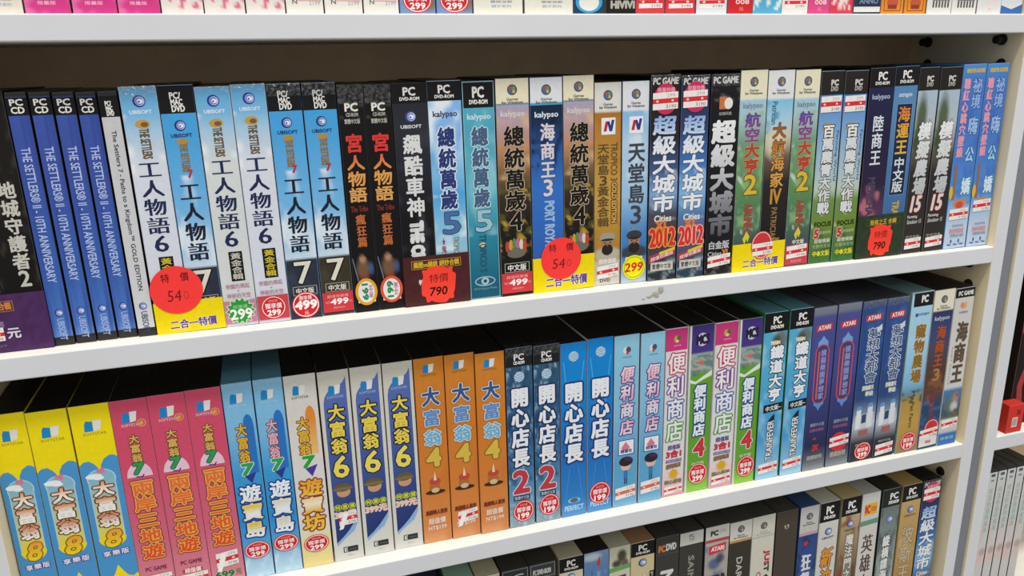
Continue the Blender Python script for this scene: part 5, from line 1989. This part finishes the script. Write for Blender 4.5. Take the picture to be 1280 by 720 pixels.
# ------------------------------------------------------------------ top shelf (only the feet of these boxes show)
def foot(base, kind, seed, c2=None):
    def design(W, H):
        d = Art(W, H, base, '#8a8680', '#8a8680')
        if kind == 'pink':
            d.n(.85, 1, '#e07ab0', 3, 30, .5, .3, seed, .8)
            d.th('m', '限量版', .3, .955, .7, .968, '#f0b4d4', bold=.02)
        elif kind == 'girl':
            d.n(.80, .985, c2, 4, 26, .50, .10, seed, .95, .3)
        elif kind == 'white':
            d.th('m', 'N', .18, .945, .30, .962, '#6a6a6c', bold=.04)
            d.th('m', '2199', .62, .95, .92, .966, '#b0acac', bold=.02)
            d.r('m', .30, .948, .96, .951, '#d898a0')
        elif kind == 'plain':
            d.th('m', '雙語遊戲', .34, .945, .78, .955, '#9c9ca4', bold=.02)
            d.th('m', '親子系列', .36, .963, .76, .974, '#9cb8d0', bold=.02)
        elif kind == 'disc299':
            d.bl(.8, .96, .4, .04, '#7d6a54', .9)
            circ(d, .945, '299', 11.5, 9.5, part='i')
        elif kind == 'oval':
            d.el('i', .5, .95, 12, 8.6, '#3aa0d0', 36)
            d.el('i', .5, .952, 9, 6.5, '#e6e4dc', 36)
        elif kind == 'stripe':
            d.th('t', 'HIVIVI', .18, .945, .95, .975, '#b4b0a4', bold=.10)
        elif kind == 'label':
            torn(d, .92, .975, .10, .92, -.002, part='i')
        elif kind == 'redtext':
            d.th('m', '008', .30, .935, .84, .955, '#f0d4d0', bold=.04)
            d.th('m', '元', .44, .97, .62, .985, '#f0b0ac', bold=0)
        elif kind == 'orange':
            d.frame('i', .12, .90, .88, .985, '#7a3a24', .7)
            d.el('i', .5, .945, 6.5, 5.5, '#c0583c')
            d.r('i', .3, .955, .7, .975, '#8a3a2c')
        elif kind == 'bars':
            for q in range(6):
                d.r('m', .22 + .12 * q, .935, .29 + .12 * q, .968, '#5a5a58', 0)
            d.r('m', .2, .93, .92, .934, '#6a6a66')
        elif kind == 'navy':
            d.r('i', 0, .965, 1, .99, '#e0e0dc')
            d.th('t', 'ANNO', .2, .925, .9, .95, '#7a8aa0', bold=.06)
        elif kind == 'bluefoot':
            d.pl('i', [(0, 1), (0, .955), (.5, .975), (1, .95), (1, 1)], '#3a6aac')
        return d
    design.__name__ = 'foot_%d' % seed
    return design


f_pink, f_girl, f_white = foot('#d03a84', 'pink', 301), foot('#e4dcd6', 'girl', 302, '#d84a80'), foot('#e6e2da', 'white', 303)
f_disc, f_cream, f_orange, f_bars = foot('#6f94c0', 'disc299', 304), foot('#e2dfd2', 'plain', 305), foot('#e08a24', 'orange', 306), foot('#dedcd6', 'bars', 307)
f_red = foot('#d43a44', 'label', 308)
TROW = [
    (-152.8, 27.2, foot('#e0d8cc', 'plain', 309), 'cream box left of the three hot pink boxes on the top shelf', None),
    (-124.3, 27.8, f_pink, 'hot pink box next to the cream one on the top shelf', 'hot pink boxes on the top shelf'),
    (-95.2, 27.8, f_pink, 'hot pink box, middle of its three on the top shelf', 'hot pink boxes on the top shelf'),
    (-66.9, 27.1, f_pink, 'hot pink box next to the pink-patterned white ones on the top shelf', 'hot pink boxes on the top shelf'),
    (-38.5, 27.9, f_girl, 'white box with pink pattern, touching the hot pink box', 'pink-patterned white boxes'),
    (-9.9, 27.7, f_girl, 'white box with pink pattern, middle of its three', 'pink-patterned white boxes'),
    (18.6, 27.4, f_girl, 'white box with pink pattern, touching the plain white ones', 'pink-patterned white boxes'),
    (46.7, 27.0, f_white, 'plain white box touching the pink-patterned one', 'plain white boxes on the top shelf'),
    (75.3, 28.2, f_white, 'plain white box, middle of its three on the top shelf', 'plain white boxes on the top shelf'),
    (103.8, 26.8, f_white, 'plain white box touching the blue box with a red disc', 'plain white boxes on the top shelf'),
    (132.2, 28.0, f_disc, 'blue box with red price disc, beside the plain white box', 'blue boxes with red discs'),
    (161.7, 28.9, f_disc, 'blue box with red price disc, beside the broad cream box', 'blue boxes with red discs'),
    (197.9, 41.3, f_cream, 'broad cream box beside the blue box with a red disc', 'broad cream boxes'),
    (241.3, 42.2, f_cream, 'broad cream box beside the blue oval box', 'broad cream boxes'),
    (276.9, 27.8, foot('#1f3c54', 'oval', 310), 'dark box with a white and cyan oval on the top shelf', None),
    (305.9, 27.8, foot('#191817', 'stripe', 311), 'black box with pale slanted lettering on the top shelf', None),
    (333.7, 27.2, f_red, 'red box with white label, touching the black box on the top shelf', 'red labelled boxes'),
    (362.6, 28.5, f_red, 'red box with white label, touching the pale labelled box', 'red labelled boxes'),
    (393.4, 30.6, foot('#d6dce0', 'label', 312), 'pale box with a red and white label, between red boxes on the top shelf', None),
    (422.6, 25.2, foot('#c9242c', 'redtext', 313), 'deep red narrow box on the top shelf', None),
    (450.4, 29.8, foot([(0, '#58a8cc'), (1, '#58a8cc')], 'girl', 314, '#dfeee8'), 'sky-blue box with white sparkles on the top shelf', None),
    (479.7, 27.9, foot('#e8dcda', 'label', 315), 'whitish box with a red label, beside the sky-blue box', None),
    (505.8, 23.3, foot('#d84a88', 'redtext', 316), 'small pink box with a white number on the top shelf', None),
    (530.7, 25.5, foot('#d43a50', 'girl', 317, '#efe0dc'), 'red and white swirled box on the top shelf', None),
    (559.8, 29.8, foot('#1f3350', 'navy', 318), 'navy box with a white foot strip on the top shelf', None),
    (589.0, 26.0, f_orange, 'orange box beside the navy one on the top shelf', 'orange boxes on the top shelf'),
    (616.1, 25.5, f_orange, 'orange box beside the white barred ones on the top shelf', 'orange boxes on the top shelf'),
    (645.3, 29.9, f_bars, 'white box with a row of grey bars, beside the orange one', 'white boxes with grey bars'),
    (676.1, 30.6, f_bars, 'white box with a row of grey bars, left of the red-spotted white one', 'white boxes with grey bars'),
    (708.1, 30.4, foot('#dcdcdc', 'redtext', 319), 'white box with a pale red mark, second from top shelf right end', None),
    (737.3, 27.6, foot('#d8dce0', 'bluefoot', 320), 'white box with a blue wave at its foot, top shelf right end', None),
]
for i, (x, wd, dz, lab, grp) in enumerate(TROW):
    k = 'T%d' % i
    TAB[k] = (x, wd, 9.0, 188.0, -6.0 if i else -6.0)
    put(k, dz, lab, None, grp)
# the wide cream box next to the blue discs leaves room for one more cream carton
# ------------------------------------------------------------------ the neighbouring bookcase
def dvd_pale(W, H):
    d = Art(W, H, [(0, '#cfd0cc'), (.3, '#c9ccc8'), (.6, '#d4d2cc'), (1, '#cfcac6')], dvd=True)
    d.n(.3, 1, '#b4d0c4', 2, 6, .52, .3, 401, .6)
    d.n(.4, 1, '#e4bcb8', 2, 6, .55, .25, 402, .7)
    d.r('p', .28, .03, .74, .05, '#55585a')
    d.r('p', .34, .07, .70, .085, '#8a8c8c')
    d.tv('t', '精選動畫典藏集', .28, .13, .72, .46, '#a4aaa6', bold=.0)
    d.bl(.6, .62, .5, .04, '#b09a94', .7)
    return d


for i, lab in enumerate(('pale slim disc case touching the side panel of the right-hand bookcase', 'pale slim disc case, second from the panel in the right-hand bookcase',
                         'pale slim disc case, third from the panel in the right-hand bookcase', 'pale slim disc case, fourth from the panel in the right-hand bookcase',
                         'pale slim disc case, fifth from the panel, cut by the photo edge')):
    k = 'C9%d' % i
    TAB[k] = (813.0 + 14.6 * i, 13.8, 3.0, 190.0, -3.0)
    put(k, dvd_pale, lab, None, 'pale slim cases in the right-hand bookcase', 'disc case', 'disc_case')


def red_black(W, H):
    d = Art(W, H, [(0, '#c9281f'), (.40, '#c9281f'), (.405, '#191616'), (1, '#151313')], '#1a1614', '#1a1614')
    d.pl('i', [(.10, .74), (.22, .62), (.30, .66), (.24, .76), (.30, .86), (.18, .92)], '#a83a3a')
    return d


TAB['B90'] = (871.0, 60.0, 19.0, 200.0, 0.0)
put('B90', red_black, 'tall black box with a red upper half behind the small red box at right')


def red_small(W, H):
    d = Art(W, H, '#d43428', '#b02a22', '#c8372c')
    d.r('m', .30, .45, .66, .80, '#d8d0c4')
    for q in range(7):
        d.r('m', .34 + .04 * q, .50, .355 + .04 * q, .75, '#2a2624')
    d.th('m', '2K', .55, .2, .8, .36, '#7a1a16', bold=.05)
    return d


TAB['B91'] = (832.5, 24.0, 3.0, 36.0, 0.0)
loc, lean, W_, H_ = seat('B91')
rt = empty('small_box', loc, 'small bright red box with a barcode on the right-hand bookcase shelf', 'box', None, 0)
a_ = red_small(W_, H_)
a_.depth = 15
a_.build(rt)
